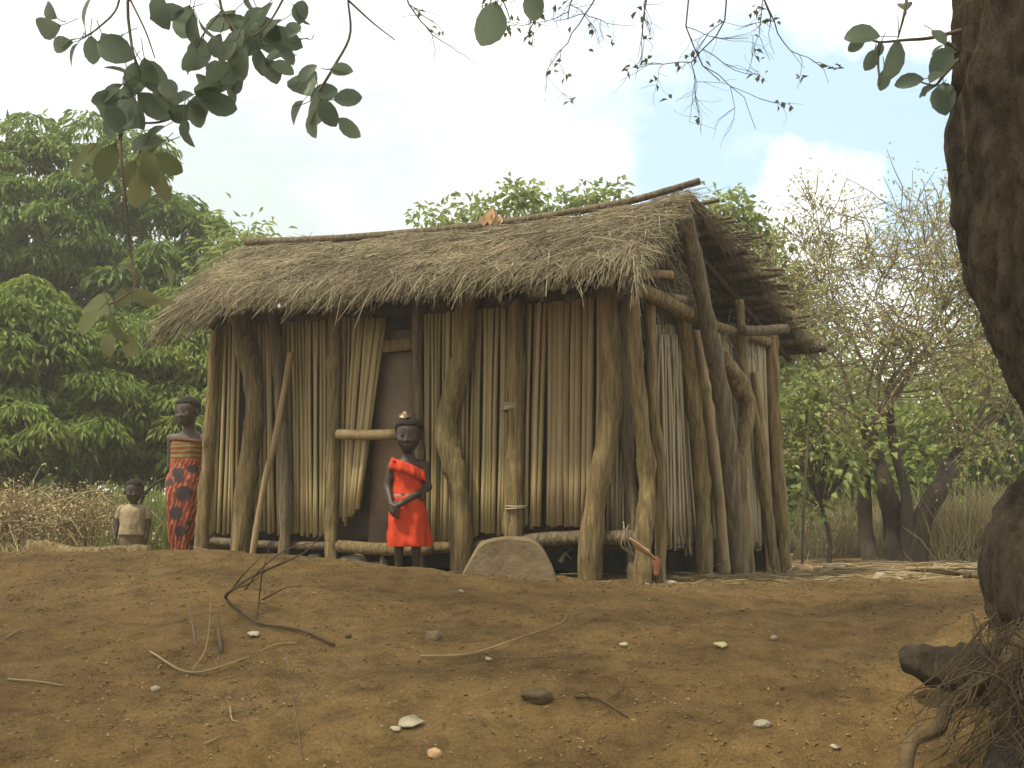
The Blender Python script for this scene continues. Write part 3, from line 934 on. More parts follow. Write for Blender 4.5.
# ---- lashings of rope round a few posts
def lash(px, py, off, r, hit=FW, n=4):
    mb = MB()
    for k in range(n):
        c = hit(px, py + (k - n / 2) * 2.2, off)
        a = np.linspace(0, 2 * math.pi, 13)
        pts = np.column_stack([c[0] + np.cos(a) * r, c[1] + np.sin(a) * r, c[2] + 0.008 * np.sin(a + k)])
        tube(mb, pts, 0.007, 5)
    mb.build('lashing', 'reed', hut, smooth=True)
lash(513, 408, 0.06, 0.068); lash(516, 508, 0.06, 0.074, n=2)

def rag(pts_px, hit, off, m, name, label, cat, wpx):
    s = spline([hit(x, y, off + (0.02 * i)) for i, (x, y) in enumerate(pts_px)], 14)
    mb = MB()
    tube(mb, s, np.interp(np.linspace(0, 1, 14), np.linspace(0, 1, len(wpx)), wpx) * s[0][1] / F / 2, 8, 0.5, nf=18, flat=0.35)
    return tag(rebase(mb.build(name, m, smooth=True), s[0]), label, cat)
rag([(630, 538), (637, 545), (646, 552), (655, 559)], EW, 0.17, 'peach', 'rag', 'peach coloured torn rag knotted round the corner post', 'rag', [3, 12, 14, 7])
rag([(655, 557), (657, 565), (656, 576)], EW, 0.17, 'rust', 'rag', 'rust red strip of cloth hanging below the peach rag', 'rag', [6, 10, 4])
mb = MB()
for k in range(5):
    q = [EW(626 + rnd.uniform(-3, 3), 524 + rnd.uniform(-3, 3), .14), EW(624 + rnd.uniform(-4, 6), 545, .16), EW(634 + rnd.uniform(-6, 8), 552 + rnd.uniform(-4, 6), .16)]
    tube(mb, spline(q, 9), 0.0025, 4)
tag(rebase(mb.build('cord', 'reed', smooth=True), EW(626, 524, .14)), 'pale frayed cord looped over the corner post above the rags', 'cord')

# orange scrap on the ridge
mb = MB()
c = P(490, 222, 8.72)
for k, (dx, h, lean) in enumerate(((-0.05, 0.09, -0.3), (0.0, 0.17, 0.12), (0.03, 0.14, 0.05), (0.06, 0.1, 0.3), (-0.03, 0.13, 0.2))):
    leaves(mb, np.array([c + np.array((dx, 0.01 * k - .02, -0.04))]), np.array([(lean, 0, 1.0)]), h, 0.10, np.array([(0.5 * (-1) ** k, -1, 0.2)]), 0.3, 0.05)
tag(rebase(mb.build('dry_leaf', 'peach'), c), 'pointed orange dry leaf scrap standing on the roof ridge', 'leaf')

# ================================================================= loose things by the hut
def blob(name, m, c, r, seed, amp=0.25, nf=2.0, cutz=None, sub=3, label=None, cat=None, group=None, shape=None):
    bm = bmesh.new()
    bmesh.ops.create_icosphere(bm, subdivisions=sub, radius=1)
    for v in bm.verts:
        p = v.co.copy()
        k = 1 + amp * mnoise.noise(p * nf + Vector((seed, seed * 2, 0))) + amp * 0.4 * mnoise.noise(p * nf * 3 + Vector((seed, 0, seed)))
        v.co = Vector((p.x * r[0], p.y * r[1], p.z * r[2])) * k
    me = bpy.data.meshes.new(name)
    bm.to_mesh(me); bm.free()
    for q in me.polygons: q.use_smooth = True
    me.materials.append(M[m])
    o = bpy.data.objects.new(name, me); COL.objects.link(o)
    o.location = tuple(float(a) for a in c)
    return tag(o, label, cat, group)

# big flat-topped stone block
def stone_block():
    out = [(459, 580), (464, 569), (471, 555), (479, 543), (491, 538), (508, 536), (524, 536.5), (535, 540), (543, 548), (550, 559), (555, 570), (558, 584)]
    pts = [P(x, y, 7.25) for x, y in out]
    bm = bmesh.new()
    base = gz(pts[5][0], 7.25) - 0.08
    rings = []
    for k, (dy, s) in enumerate(((0, 0.90), (0.012, 0.945), (0.035, 0.975), (0.08, 0.995), (0.15, 1.0), (0.28, 1.0), (0.36, 0.97), (0.40, 0.85))):
        cx = (pts[0][0] + pts[-1][0]) / 2; cz = base
        ring = []
        fine = spline(np.array(pts), 40)
        for p in fine:
            q = np.array((cx + (p[0] - cx) * (0.5 + 0.5 * s), p[1] + dy + 0.1 * 0, cz + (p[2] - cz) * (0.3 + 0.7 * s)))
            q[2] += 0.006 * n3(q[0] * 8, q[1] * 8, q[2] * 8); q[0] += 0.008 * n3(q[0] * 6, q[1] * 6, q[2] * 6 + 5)
            ring.append(bm.verts.new(q))
        rings.append(ring)
    for a, b in zip(rings, rings[1:]):
        for i in range(len(a) - 1):
            bm.faces.new((a[i], a[i + 1], b[i + 1], b[i]))
    bm.faces.new(rings[0]); bm.faces.new(rings[-1][::-1])
    me = bpy.data.meshes.new('stone_block'); bmesh.ops.recalc_face_normals(bm, faces=bm.faces); bm.to_mesh(me); bm.free()
    me.materials.append(M['stone'])
    for q in me.polygons: q.use_smooth = len(q.vertices) < 10
    o = bpy.data.objects.new('stone_block', me); COL.objects.link(o)
    rebase(o, (pts[5][0], 7.45, base))
    return tag(o, 'large smooth grey-brown stone block with sloping sides in front of hut', 'stone')
stone_block()

# rubble under the floor
for k, (x, y, Y, s, lab) in enumerate((
        (355, 562, 8.75, (0.11, 0.08, 0.06), 'wide pale stone lying under the hut beside the girl'),
        (315, 560, 9.0, (0.07, 0.06, 0.05), 'pale rough stone under the hut left of the wide pale one'),
        (300, 562, 8.95, (0.05, 0.05, 0.04), 'small pale stone under the floor near the thin grey post'),
        (383, 566, 8.6, (0.03, 0.05, 0.07), 'narrow upright pale stone touching the girl in red'),
        (221, 553, 9.6, (0.04, 0.05, 0.05), 'pale stone between the first two posts at the left corner'))):
    p = P(x, y, Y)
    blob('stone', 'white_stone', (p[0], p[1], max(p[2], gz(p[0], p[1]) + s[2] * 0.4)), s, k * 3.3, 0.35, 1.6, label=lab, cat='stone')
# white scrap caught under the floor
mb = MB()
sc = [P(560, 562, 7.95), P(565, 553, 7.95), P(572, 550, 7.98), P(567, 556, 7.95), P(572, 560, 7.95)]
for a, b_ in ((0, 1), (1, 2), (1, 4)):
    tube(mb, spline([sc[a], (sc[a] + sc[b_]) / 2 + np.array((0, -.01, .004)), sc[b_]], 6), np.linspace(0.018, 0.008, 6), 6, 0.4, flat=0.3)
tag(rebase(mb.build('paper_scrap', 'paper', smooth=True), sc[0]), 'white twisted paper scrap hanging in the dark gap under the floor', 'paper')
# a short prop under the floor right of it
# log on the crest at the far left
pts = [P(28, 549, 7.4), P(60, 546, 7.4), P(100, 548, 7.4), P(150, 552, 7.35)]
pts = [np.array((p[0], p[1], gz(p[0], p[1]) + 0.025)) for p in pts]
mb = MB(); tube(mb, spline(np.array(pts), 24), np.linspace(0.08, 0.035, 24), 12, 0.6, nf=9)
tag(rebase(mb.build('log', 'post', smooth=True), pts[1]), 'pale fallen log on the crest in front of the toddler', 'log')

# ================================================================= people
def surface_net(f, origin, h):
    """isosurface of field f (negative inside) -> verts, quads"""
    s = f < 0
    nx, ny, nz = f.shape
    c = np.zeros((nx - 1, ny - 1, nz - 1), dtype=np.int8)
    for a in (0, 1):
        for b in (0, 1):
            for d in (0, 1):
                c += s[a:nx - 1 + a, b:ny - 1 + b, d:nz - 1 + d]
    act = (c > 0) & (c < 8)
    idx = np.full(act.shape, -1, dtype=np.int64)
    I = np.argwhere(act)
    idx[act] = np.arange(len(I))
    acc = np.zeros((len(I), 3)); cnt = np.zeros(len(I))
    cor = [(a, b, d) for a in (0, 1) for b in (0, 1) for d in (0, 1)]
    for p in cor:
        for ax in range(3):
            if p[ax] == 1: continue
            q = list(p); q[ax] = 1
            v0 = f[I[:, 0] + p[0], I[:, 1] + p[1], I[:, 2] + p[2]]
            v1 = f[I[:, 0] + q[0], I[:, 1] + q[1], I[:, 2] + q[2]]
            mk = (v0 < 0) != (v1 < 0)
            t = np.where(mk, v0 / (v0 - v1 + 1e-12), 0)
            pos = np.tile(np.array(p, float), (len(I), 1)); pos[:, ax] = t
            acc[mk] += pos[mk]; cnt[mk] += 1
    V = (I + acc / cnt[:, None]) * h + origin
    Fs = []
    for ax in range(3):
        sl0 = [slice(None)] * 3; sl1 = [slice(None)] * 3
        sl0[ax] = slice(0, -1); sl1[ax] = slice(1, None)
        e0 = s[tuple(sl0)]; e1 = s[tuple(sl1)]
        E = np.argwhere(e0 != e1)
        u, w = [(1, 2), (2, 0), (0, 1)][ax]
        ok = (E[:, u] > 0) & (E[:, w] > 0) & (E[:, u] < f.shape[u] - 1) & (E[:, w] < f.shape[w] - 1)
        E = E[ok]
        def cell(du, dw):
            q = E.copy(); q[:, u] += du; q[:, w] += dw
            return idx[q[:, 0], q[:, 1], q[:, 2]]
        quad = np.stack([cell(-1, -1), cell(0, -1), cell(0, 0), cell(-1, 0)], 1)
        flip = ~e0[E[:, 0], E[:, 1], E[:, 2]]
        quad[flip] = quad[flip][:, ::-1]
        Fs.append(quad)
    return V, np.concatenate(Fs)

def body_mesh(prims, h=0.0055):
    """prims: ('cap', p, q, r0, r1, k) tapered capsule, ('ell', c, (rx,ry,rz), k), ('cut', c, r3, k)"""
    lo = np.min([np.min([np.array(p[1]), np.array(p[2])], 0) - max(p[3], p[4]) if p[0] == 'cap' else np.array(p[1]) - np.array(p[2]) for p in prims], 0) - 0.05
    hi = np.max([np.max([np.array(p[1]), np.array(p[2])], 0) + max(p[3], p[4]) if p[0] == 'cap' else np.array(p[1]) + np.array(p[2]) for p in prims], 0) + 0.05
    ax = [np.arange(lo[k], hi[k], h) for k in range(3)]
    f = np.full([len(a) for a in ax], 0.05, dtype=np.float32)
    for p in prims:
        k = p[-1]
        if p[0] == 'cap':
            a, b = np.array(p[1], float), np.array(p[2], float)
            m = max(p[3], p[4]) + 0.04 + k
            l0, h0 = np.minimum(a, b) - m, np.maximum(a, b) + m
        else:
            c, r = np.array(p[1], float), np.array(p[2], float)
            l0, h0 = c - r - 0.04 - k, c + r + 0.04 + k
        i0 = [max(0, int((l0[q] - lo[q]) / h)) for q in range(3)]
        i1 = [min(len(ax[q]), int((h0[q] - lo[q]) / h) + 2) for q in range(3)]
        sl = tuple(slice(i0[q], i1[q]) for q in range(3))
        X = ax[0][sl[0]][:, None, None]; Yy = ax[1][sl[1]][None, :, None]; Z = ax[2][sl[2]][None, None, :]
        if p[0] == 'cap':
            d = b - a; L2 = float(d @ d) + 1e-9
            t = np.clip(((X - a[0]) * d[0] + (Yy - a[1]) * d[1] + (Z - a[2]) * d[2]) / L2, 0, 1)
            dist = np.sqrt((X - a[0] - d[0] * t) ** 2 + (Yy - a[1] - d[1] * t) ** 2 + (Z - a[2] - d[2] * t) ** 2) - (p[3] + (p[4] - p[3]) * t)
        else:
            k0 = np.sqrt(((X - c[0]) / r[0]) ** 2 + ((Yy - c[1]) / r[1]) ** 2 + ((Z - c[2]) / r[2]) ** 2)
            k1 = np.sqrt(((X - c[0]) / r[0] ** 2) ** 2 + ((Yy - c[1]) / r[1] ** 2) ** 2 + ((Z - c[2]) / r[2] ** 2) ** 2)
            dist = k0 * (k0 - 1) / (k1 + 1e-6)
        g0 = f[sl]
        if p[0] == 'cut':
            hh = np.clip(0.5 - 0.5 * (g0 + dist) / k, 0, 1)
            f[sl] = g0 * (1 - hh) - dist * hh + k * hh * (1 - hh)
        else:
            hh = np.clip(0.5 + 0.5 * (g0 - dist) / k, 0, 1)
            f[sl] = g0 * (1 - hh) + dist * hh - k * hh * (1 - hh)
    return surface_net(f, lo, h)

def head_prims(c, s, yaw=0.0, pitch=0.0):
    """head of height ~2*s*1.18 centred at c, facing -Y turned by yaw, tipped forward by pitch"""
    cy, sy = math.cos(yaw), math.sin(yaw); cp, sp = math.cos(pitch), math.sin(pitch)
    def T(x, y, z):
        y, z = y * cp - z * sp * -1 * -1, z * cp + y * sp
        # pitch: positive looks down (front -Y goes down)
        return np.array((c[0] + (x * cy - y * sy) * s, c[1] + (x * sy + y * cy) * s, c[2] + z * s))
    pr = [('ell', T(0, 0.12, 0.22), (0.86 * s, 0.98 * s, 0.92 * s), 0.01),
          ('ell', T(0, -0.2, -0.3), (0.74 * s, 0.68 * s, 0.74 * s), 0.2 * s),
          ('ell', T(0, -0.5, -0.82), (0.34 * s, 0.26 * s, 0.22 * s), 0.35 * s),
          ('cap', T(-0.4, -0.62, -0.26), T(-0.36, -0.56, -0.36), 0.22 * s, 0.22 * s, 0.25 * s),
          ('cap', T(0.4, -0.62, -0.26), T(0.36, -0.56, -0.36), 0.22 * s, 0.22 * s, 0.25 * s),
          ('cut', T(-0.34, -0.98, 0.02), (0.2 * s, 0.16 * s, 0.11 * s), 0.14 * s),
          ('cut', T(0.34, -0.98, 0.02), (0.2 * s, 0.16 * s, 0.11 * s), 0.14 * s),
          ('cap', T(0, -0.82, 0.0), T(0, -0.92, -0.28), 0.08 * s, 0.13 * s, 0.14 * s),
          ('cap', T(-0.14, -0.87, -0.32), T(0.14, -0.87, -0.32), 0.09 * s, 0.09 * s, 0.1 * s),
          ('ell', T(0, -0.80, -0.6), (0.25 * s, 0.13 * s, 0.085 * s), 0.08 * s), ('ell', T(0, -0.77, -0.71), (0.2 * s, 0.13 * s, 0.075 * s), 0.06 * s),
          ('ell', T(-0.88, 0.12, -0.08), (0.1 * s, 0.2 * s, 0.28 * s), 0.06 * s),
          ('ell', T(0.88, 0.12, -0.08), (0.1 * s, 0.2 * s, 0.28 * s), 0.06 * s)]
    return pr, T

def hand_prims(w, d, pn, s, side, curl=0.5):
    """five fingers from wrist w; d along hand, pn = palm normal (fingers curl toward it), side = thumb direction"""
    w = np.array(w, float); d = unit(np.array(d, float)); pn = unit(np.array(pn, float)); pn = unit(pn - d * (pn @ d))
    sd = unit(np.array(side, float)); sd = unit(sd - d * (sd @ d) - pn * (sd @ pn))
    pr = [('cap', w, w + d * 0.45 * s, 0.16 * s, 0.2 * s, 0.1 * s)]
    for k, (o, ln) in enumerate(((0.19, 0.5), (0.065, 0.56), (-0.065, 0.52), (-0.18, 0.42))):
        kn = w + d * 0.52 * s + sd * o * s
        pr.append(('cap', w + d * 0.2 * s + sd * o * 0.7 * s, kn, 0.09 * s, 0.085 * s, 0.06 * s))
        a = curl * (0.8 + 0.08 * k)
        d1 = d * math.cos(a) + pn * math.sin(a)
        d2 = d * math.cos(a * 2.1) + pn * math.sin(a * 2.1)
        m = kn + d1 * ln * 0.52 * s
        pr.append(('cap', kn, m, 0.075 * s, 0.066 * s, 0.02 * s))
        pr.append(('cap', m, m + d2 * ln * 0.48 * s, 0.066 * s, 0.052 * s, 0.02 * s))
    t0 = w + d * 0.14 * s + sd * 0.13 * s; t1 = t0 + (d * 0.55 + sd * 0.7 + pn * 0.25) * 0.3 * s
    pr += [('cap', t0, t1, 0.1 * s, 0.08 * s, 0.06 * s), ('cap', t1, t1 + (d * 0.85 + sd * 0.2 + pn * 0.35) * 0.26 * s, 0.078 * s, 0.058 * s, 0.02 * s)]
    return pr

def loft(rings, n=64, closed_top=False, thickness=0.006):
    """rings: (z, cx, cy, rx, ry, fold amplitude, fold count, phase[, slant fn]) -> cloth tube with thickness; returns MB and uv"""
    k = len(rings)
    a = np.linspace(0, 2 * math.pi, n, endpoint=False)
    V = []
    for r in rings:
        z, cx, cy, rx, ry, fa, fc, ph = r[:8]
        w = 1 + fa * np.sin(a * fc + ph) + 0.5 * fa * np.sin(a * (fc * 2 + 1) + ph * 2.3)
        zz = z + (r[8](a) if len(r) > 8 else 0)
        V.append(np.column_stack([cx + np.cos(a) * rx * w, cy + np.sin(a) * ry * w, np.broadcast_to(zz, (n,))]))
    outer = np.array(V)
    inner = outer.copy()
    for q in range(k):
        c = np.array((rings[q][1], rings[q][2]))
        dv = inner[q][:, :2] - c
        inner[q][:, :2] = c + dv * (1 - thickness / (np.linalg.norm(dv, axis=1)[:, None] + 1e-6))
    v = np.concatenate([outer.reshape(-1, 3), inner.reshape(-1, 3)])
    N = k * n
    i = np.arange(k - 1)[:, None] * n; j = np.arange(n)[None, :]; j2 = (j + 1) % n
    f = np.stack([i + j, i + j2, i + n + j2, i + n + j], -1).reshape(-1, 4)
    for q in range(len(v)):                                   # creases
        w_ = 0.011 * mnoise.noise(Vector((v[q][0] * 9 + 3, v[q][1] * 9, v[q][2] * 13 + v[q][0] * 8))) + 0.006 * mnoise.noise(Vector((v[q][0] * 26, v[q][1] * 26, v[q][2] * 20)))
        rr_ = math.hypot(v[q][0], v[q][1]) + 1e-6
        v[q][0] += v[q][0] / rr_ * (w_ + 0.003); v[q][1] += v[q][1] / rr_ * (w_ + 0.003)
    mb = MB(); mb.v.append(v); mb.n = len(v); mb.f.append(f); mb.f.append(f[:, ::-1] + N)
    jj = np.arange(n); jn = (jj + 1) % n
    mb.f.append(np.stack([jn, jj, jj + N, jn + N], 1))
    t = (k - 1) * n
    mb.f.append(np.stack([jj + t, jn + t, jn + t + N, jj + t + N], 1))
    return mb

def densify(rings, n):
    base = [r[:8] for r in rings]
    return [tuple(x) for x in spline(np.array(base), n)]

def person(label, loc, rotz, scale, prims, head_c, head_s, yaw, pitch, skin, group=None, h=0.0055):
    root = thing('person', label, 'person', loc, group)
    hp, T = head_prims(head_c, head_s, yaw, pitch)
    V, Q = body_mesh(prims + hp, h)
    mb = MB(); mb.addmany(V, Q)
    b = mb.build('body', skin, smooth=True)
    b.parent = root
    ssm = b.modifiers.new('smooth', 'SMOOTH'); ssm.iterations = 2; ssm.factor = 0.4
    for s_ in (-1, 1):
        e = MB()
        bm = bmesh.new(); bmesh.ops.create_uvsphere(bm, u_segments=10, v_segments=8, radius=0.1 * head_s)
        c = T(0.33 * s_, -0.80, 0.03)
        e.add([tuple(np.array(v.co) * np.array((1.25, 1, 0.55)) + c) for v in bm.verts], [[v.index for v in f.verts] for f in bm.faces]); bm.free()
        eo = e.build('eye', 'eye', smooth=True); eo.parent = b
        e = MB()
        bm = bmesh.new(); bmesh.ops.create_uvsphere(bm, u_segments=8, v_segments=6, radius=0.06 * head_s)
        c = T(0.33 * s_, -0.865, 0.03)
        e.add([tuple(np.array(v.co) + c) for v in bm.verts], [[v.index for v in f.verts] for f in bm.faces]); bm.free()
        po = e.build('pupil', 'pupil', smooth=True); po.parent = eo
    root.rotation_euler = (0, 0, rotz)
    root.scale = (scale,) * 3
    return root, b, T

def hair_cap(T, s, root, thick=0.06, low=-0.3, name='hair'):
    bm = bmesh.new(); bmesh.ops.create_icosphere(bm, subdivisions=4, radius=1)
    mb = MB(); idx = {}; v = []
    def thr_(y): return float(np.interp(y, (-1, -0.55, -0.1, 0.2, 1), (0.5, 0.4, 0.1, -0.3, -0.62)))
    def inside(c):
        # hair covers crown, back and sides above the forehead line
        return c.z > np.interp(c.y, (-1, -0.55, -0.1, 0.2, 1), (0.5, 0.4, 0.1, -0.3, -0.62))
    fs = []
    for f in bm.faces:
        if all(inside(q.co) for q in f.verts):
            ff = []
            for q in f.verts:
                if q.index not in idx:
                    idx[q.index] = len(v)
                    p = q.co
                    k = 1.012 + (thick + 0.06 * mnoise.noise(p * 6) + 0.05 * mnoise.noise(p * 16)) * sstep(-0.05, 0.35, p.z - thr_(p.y))
                    v.append(T(p.x * 0.86 * k, 0.12 + p.y * 0.98 * k, 0.22 + p.z * 0.92 * k))
                ff.append(idx[q.index])
            fs.append(ff)
    mb.add(np.array(v), fs); bm.free()
    o = mb.build(name, 'hair', smooth=True); o.parent = root
    sm = o.modifiers.new('thick', 'SOLIDIFY'); sm.thickness = 0.06 * s; sm.offset = -0.6
    return o

# ---- girl in red dress (local: faces -Y, feet at z=0, 1.07 m tall)
def make_girl():
    pr = [
        # legs
        ('cap', (-0.052, 0.0, 0.5), (-0.058, 0.0, 0.29), 0.058, 0.042, 0.03), ('cap', (-0.058, 0.0, 0.29), (-0.06, 0.015, 0.05), 0.040, 0.025, 0.02),
        ('cap', (0.052, 0.0, 0.5), (0.058, 0.0, 0.29), 0.058, 0.042, 0.03), ('cap', (0.058, 0.0, 0.29), (0.062, 0.015, 0.05), 0.040, 0.025, 0.02),
        ('cap', (-0.06, 0.03, 0.022), (-0.072, -0.085, 0.014), 0.022, 0.016, 0.02), ('cap', (0.062, 0.03, 0.022), (0.075, -0.085, 0.014), 0.022, 0.016, 0.02),
        # trunk
        ('ell', (0, 0, 0.5), (0.098, 0.075, 0.09), 0.04), ('ell', (0, 0.0, 0.6), (0.088, 0.066, 0.1), 0.05), ('ell', (0, 0.005, 0.71), (0.098, 0.066, 0.095), 0.05),
        ('cap', (-0.095, 0.005, 0.755), (0.095, 0.005, 0.752), 0.034, 0.034, 0.04), ('cap', (0, 0.008, 0.77), (0.0, -0.005, 0.885), 0.043, 0.04, 0.035),
        # her left arm (image right): crosses the waist to the right hand
        ('cap', (0.112, 0.005, 0.755), (0.138, -0.005, 0.60), 0.034, 0.027, 0.025), ('cap', (0.138, -0.005, 0.60), (-0.035, -0.125, 0.485), 0.027, 0.019, 0.015),
        # her right arm (image left)
        ('cap', (-0.112, 0.005, 0.755), (-0.142, 0.0, 0.60), 0.034, 0.027, 0.025), ('cap', (-0.142, 0.0, 0.60), (-0.105, -0.115, 0.475), 0.027, 0.019, 0.015)]
    pr += hand_prims((-0.035, -0.128, 0.482), (-0.75, -0.1, -0.35), (0.1, 0.8, -0.3), 0.105, (0.1, -0.2, 1.0), 0.5)
    pr += hand_prims((-0.104, -0.118, 0.472), (0.15, -0.1, -1.0), (0.7, 0.5, 0), 0.105, (0.6, -0.5, 0.2), 0.55)
    g = gz(*P(407, 575, 7.95)[:2])
    c = P(407, 575, 7.95)
    root, b, T = person('small girl in a red one-shoulder dress standing with clasped hands before the hut', (c[0], c[1], g), 0.05, 1.0, pr, (0.002, -0.012, 0.962), 0.104, -0.15, 0.15, 'skin')
    hair_cap(T, 0.104, b, 0.16)
    # dress bodice with slanted neckline, bare shoulder image right
    sl = lambda a: -0.045 * np.cos(a) - 0.012 * np.sin(a)
    rings = [(0.545, 0, 0, 0.106, 0.084, 0.03, 6, 0.3), (0.57, 0, 0, 0.101, 0.08, 0.02, 9, 0.6), (0.62, 0, 0, 0.099, 0.078, 0.015, 8, 1), (0.68, 0, 0.002, 0.106, 0.08, 0.012, 8, 1.5), (0.735, 0, 0.003, 0.113, 0.078, 0.01, 8, 2)]
    d = densify(rings, 10)
    d = [tuple(r) + ((lambda k: (lambda a: sl(a) * k))(max(0.0, (i - 4) / 5.0)),) for i, r in enumerate(d)]
    top = loft(d).build('dress_top', 'red', smooth=True); top.parent = root
    ruf = [(0.752, 0, 0.0, 0.116, 0.083, 0.015, 9, 0, sl), (0.735, 0, 0.0, 0.126, 0.093, 0.03, 9, 0.1, sl), (0.705, 0, 0.0, 0.134, 0.102, 0.05, 9, 0.2, sl), (0.672, 0, 0.0, 0.139, 0.106, 0.07, 9, 0.3, sl)]
    r_ = loft(ruf, 136).build('ruffle', 'red', smooth=True); r_.parent = top
    stp = MB(); tube(stp, spline([(-0.09, -0.07, 0.775), (-0.108, -0.03, 0.795), (-0.108, 0.02, 0.80), (-0.09, 0.075, 0.76)], 10), 0.014, 8, flat=0.5)
    s_ = stp.build('shoulder_strap', 'red', smooth=True); s_.parent = top
    belt = loft([(0.52, 0, 0, 0.107, 0.085, 0.01, 5, 0), (0.55, 0, 0, 0.107, 0.085, 0.01, 5, 0)]).build('belt', 'belt', smooth=True); belt.parent = root
    sk = [(0.535, 0, 0, 0.106, 0.084, 0.0, 9, 0), (0.48, 0, 0, 0.120, 0.096, 0.02, 5, 0.2), (0.38, 0.0, 0, 0.130, 0.104, 0.035, 5, 0.5), (0.29, 0.005, 0, 0.140, 0.112, 0.05, 5, 0.9), (0.215, 0.008, 0, 0.148, 0.118, 0.06, 5, 1.2), (0.19, 0.008, 0, 0.147, 0.117, 0.06, 5, 1.25)]
    loft(densify(sk, 20), 96).build('skirt', 'red', smooth=True).parent = root
    # hair ornament
    mb = MB()
    for k in range(34):
        a = rnd.uniform(0, 6.28); q = rnd.uniform(0, 0.35)
        p = T(-0.15 + math.cos(a) * q * 1.1, -0.25 + math.sin(a) * q, 1.15 + rnd.uniform(0, 0.28) - q * 0.3)
        leaves(mb, np.array([p]), np.array([(rnd.gauss(0, 1), rnd.gauss(0, 1) - .5, 0.7)]), 0.03, 0.024, None, 0.3, 0.1, 'broad')
    mb.build('hair_flower', 'bead').parent = b
make_girl()

# ---- woman in printed wrap
def make_woman():
    pr = [('cap', (-0.08, 0, 0.75), (-0.085, 0, 0.42), 0.085, 0.058, 0.04), ('cap', (-0.085, 0, 0.42), (-0.085, 0.02, 0.07), 0.055, 0.034, 0.03),
          ('cap', (0.08, 0, 0.75), (0.085, 0, 0.42), 0.085, 0.058, 0.04), ('cap', (0.085, 0, 0.42), (0.085, 0.02, 0.07), 0.055, 0.034, 0.03),
          ('cap', (-0.085, 0.03, 0.03), (-0.1, -0.13, 0.02), 0.03, 0.022, 0.02), ('cap', (0.085, 0.03, 0.03), (0.1, -0.13, 0.02), 0.03, 0.022, 0.02),
          ('ell', (0, 0, 0.78), (0.15, 0.11, 0.13), 0.05), ('ell', (0, 0, 0.95), (0.125, 0.09, 0.15), 0.06), ('ell', (0, 0, 1.1), (0.14, 0.095, 0.13), 0.06),
          ('cap', (-0.14, 0.01, 1.19), (0.14, 0.01, 1.19), 0.045, 0.045, 0.05), ('cap', (0, 0.01, 1.2), (0.0, -0.01, 1.34), 0.058, 0.052, 0.05),
          # arms: image-left hangs close to the body behind the wrap, image-right goes to the post
          ('cap', (-0.165, 0.01, 1.185), (-0.185, 0.05, 0.94), 0.045, 0.036, 0.03), ('cap', (-0.185, 0.05, 0.94), (-0.10, 0.14, 0.76), 0.034, 0.024, 0.02),
          ('cap', (0.165, 0.01, 1.185), (0.20, 0.02, 0.93), 0.045, 0.036, 0.03), ('cap', (0.20, 0.02, 0.93), (0.20, -0.06, 0.70), 0.034, 0.024, 0.02)]
    pr += hand_prims((0.20, -0.065, 0.69), (0, -0.1, -1), (-1, 0, 0), 0.16, (0, -1, 0), 0.35)
    pr += hand_prims((-0.10, 0.14, 0.755), (0.7, 0.2, -0.5), (0, -1, 0), 0.16, (0, 0, 1), 0.35)
    c = P(184, 565, 10.3)
    g = gz(c[0], c[1])
    root, b, T = person('young woman in a red printed wrap cloth standing at the left corner of the hut', (c[0], c[1], g), -0.15, 1.0, pr, (-0.015, -0.03, 1.43), 0.112, -0.25, 0.15, 'skin_grey', h=0.0065)
    hair_cap(T, 0.112, b, 0.1)
    rings = [(0.10, 0.0, 0, 0.10, 0.095, 0.03, 5, 0), (0.3, -0.01, 0, 0.142, 0.13, 0.06, 5, .3), (0.5, -0.0, 0, 0.172, 0.145, 0.05, 5, .6), (0.75, 0, 0, 0.188, 0.15, 0.035, 5, 1), (0.92, 0, 0, 0.160, 0.125, 0.03, 6, 1.4), (1.02, 0, 0, 0.160, 0.122, 0.012, 6, 1.7), (1.12, 0, 0, 0.166, 0.122, 0.012, 6, 2), (1.165, 0, 0, 0.160, 0.112, 0.01, 6, 2.2)]
    k, n = 40, 72
    w = loft(densify(rings, k), n, thickness=0.008).build('wrap_cloth', 'wrap', smooth=True)
    w.parent = root
    uvl = w.data.uv_layers.new(name='UVMap')
    N = k * n
    for p in w.data.polygons:
        js = [(w.data.loops[l].vertex_index % N) % n for l in p.loop_indices]
        wrapj = max(js) - min(js) > n / 2
        for l, j in zip(p.loop_indices, js):
            q = (w.data.loops[l].vertex_index % N) // n
            uvl.data[l].uv = ((j + (n if wrapj and j < n / 2 else 0)) / n, q / (k - 1))
    # rolled edge and hanging fold
    mb = MB(); a = np.linspace(0, 2 * math.pi, 40)
    tube(mb, np.column_stack([np.cos(a) * 0.163, np.sin(a) * 0.118, 1.165 + 0.01 * np.sin(a * 2)]), 0.014, 8, 0.2)
    mb.build('rolled_edge', 'rust', smooth=True).parent = w
make_woman()

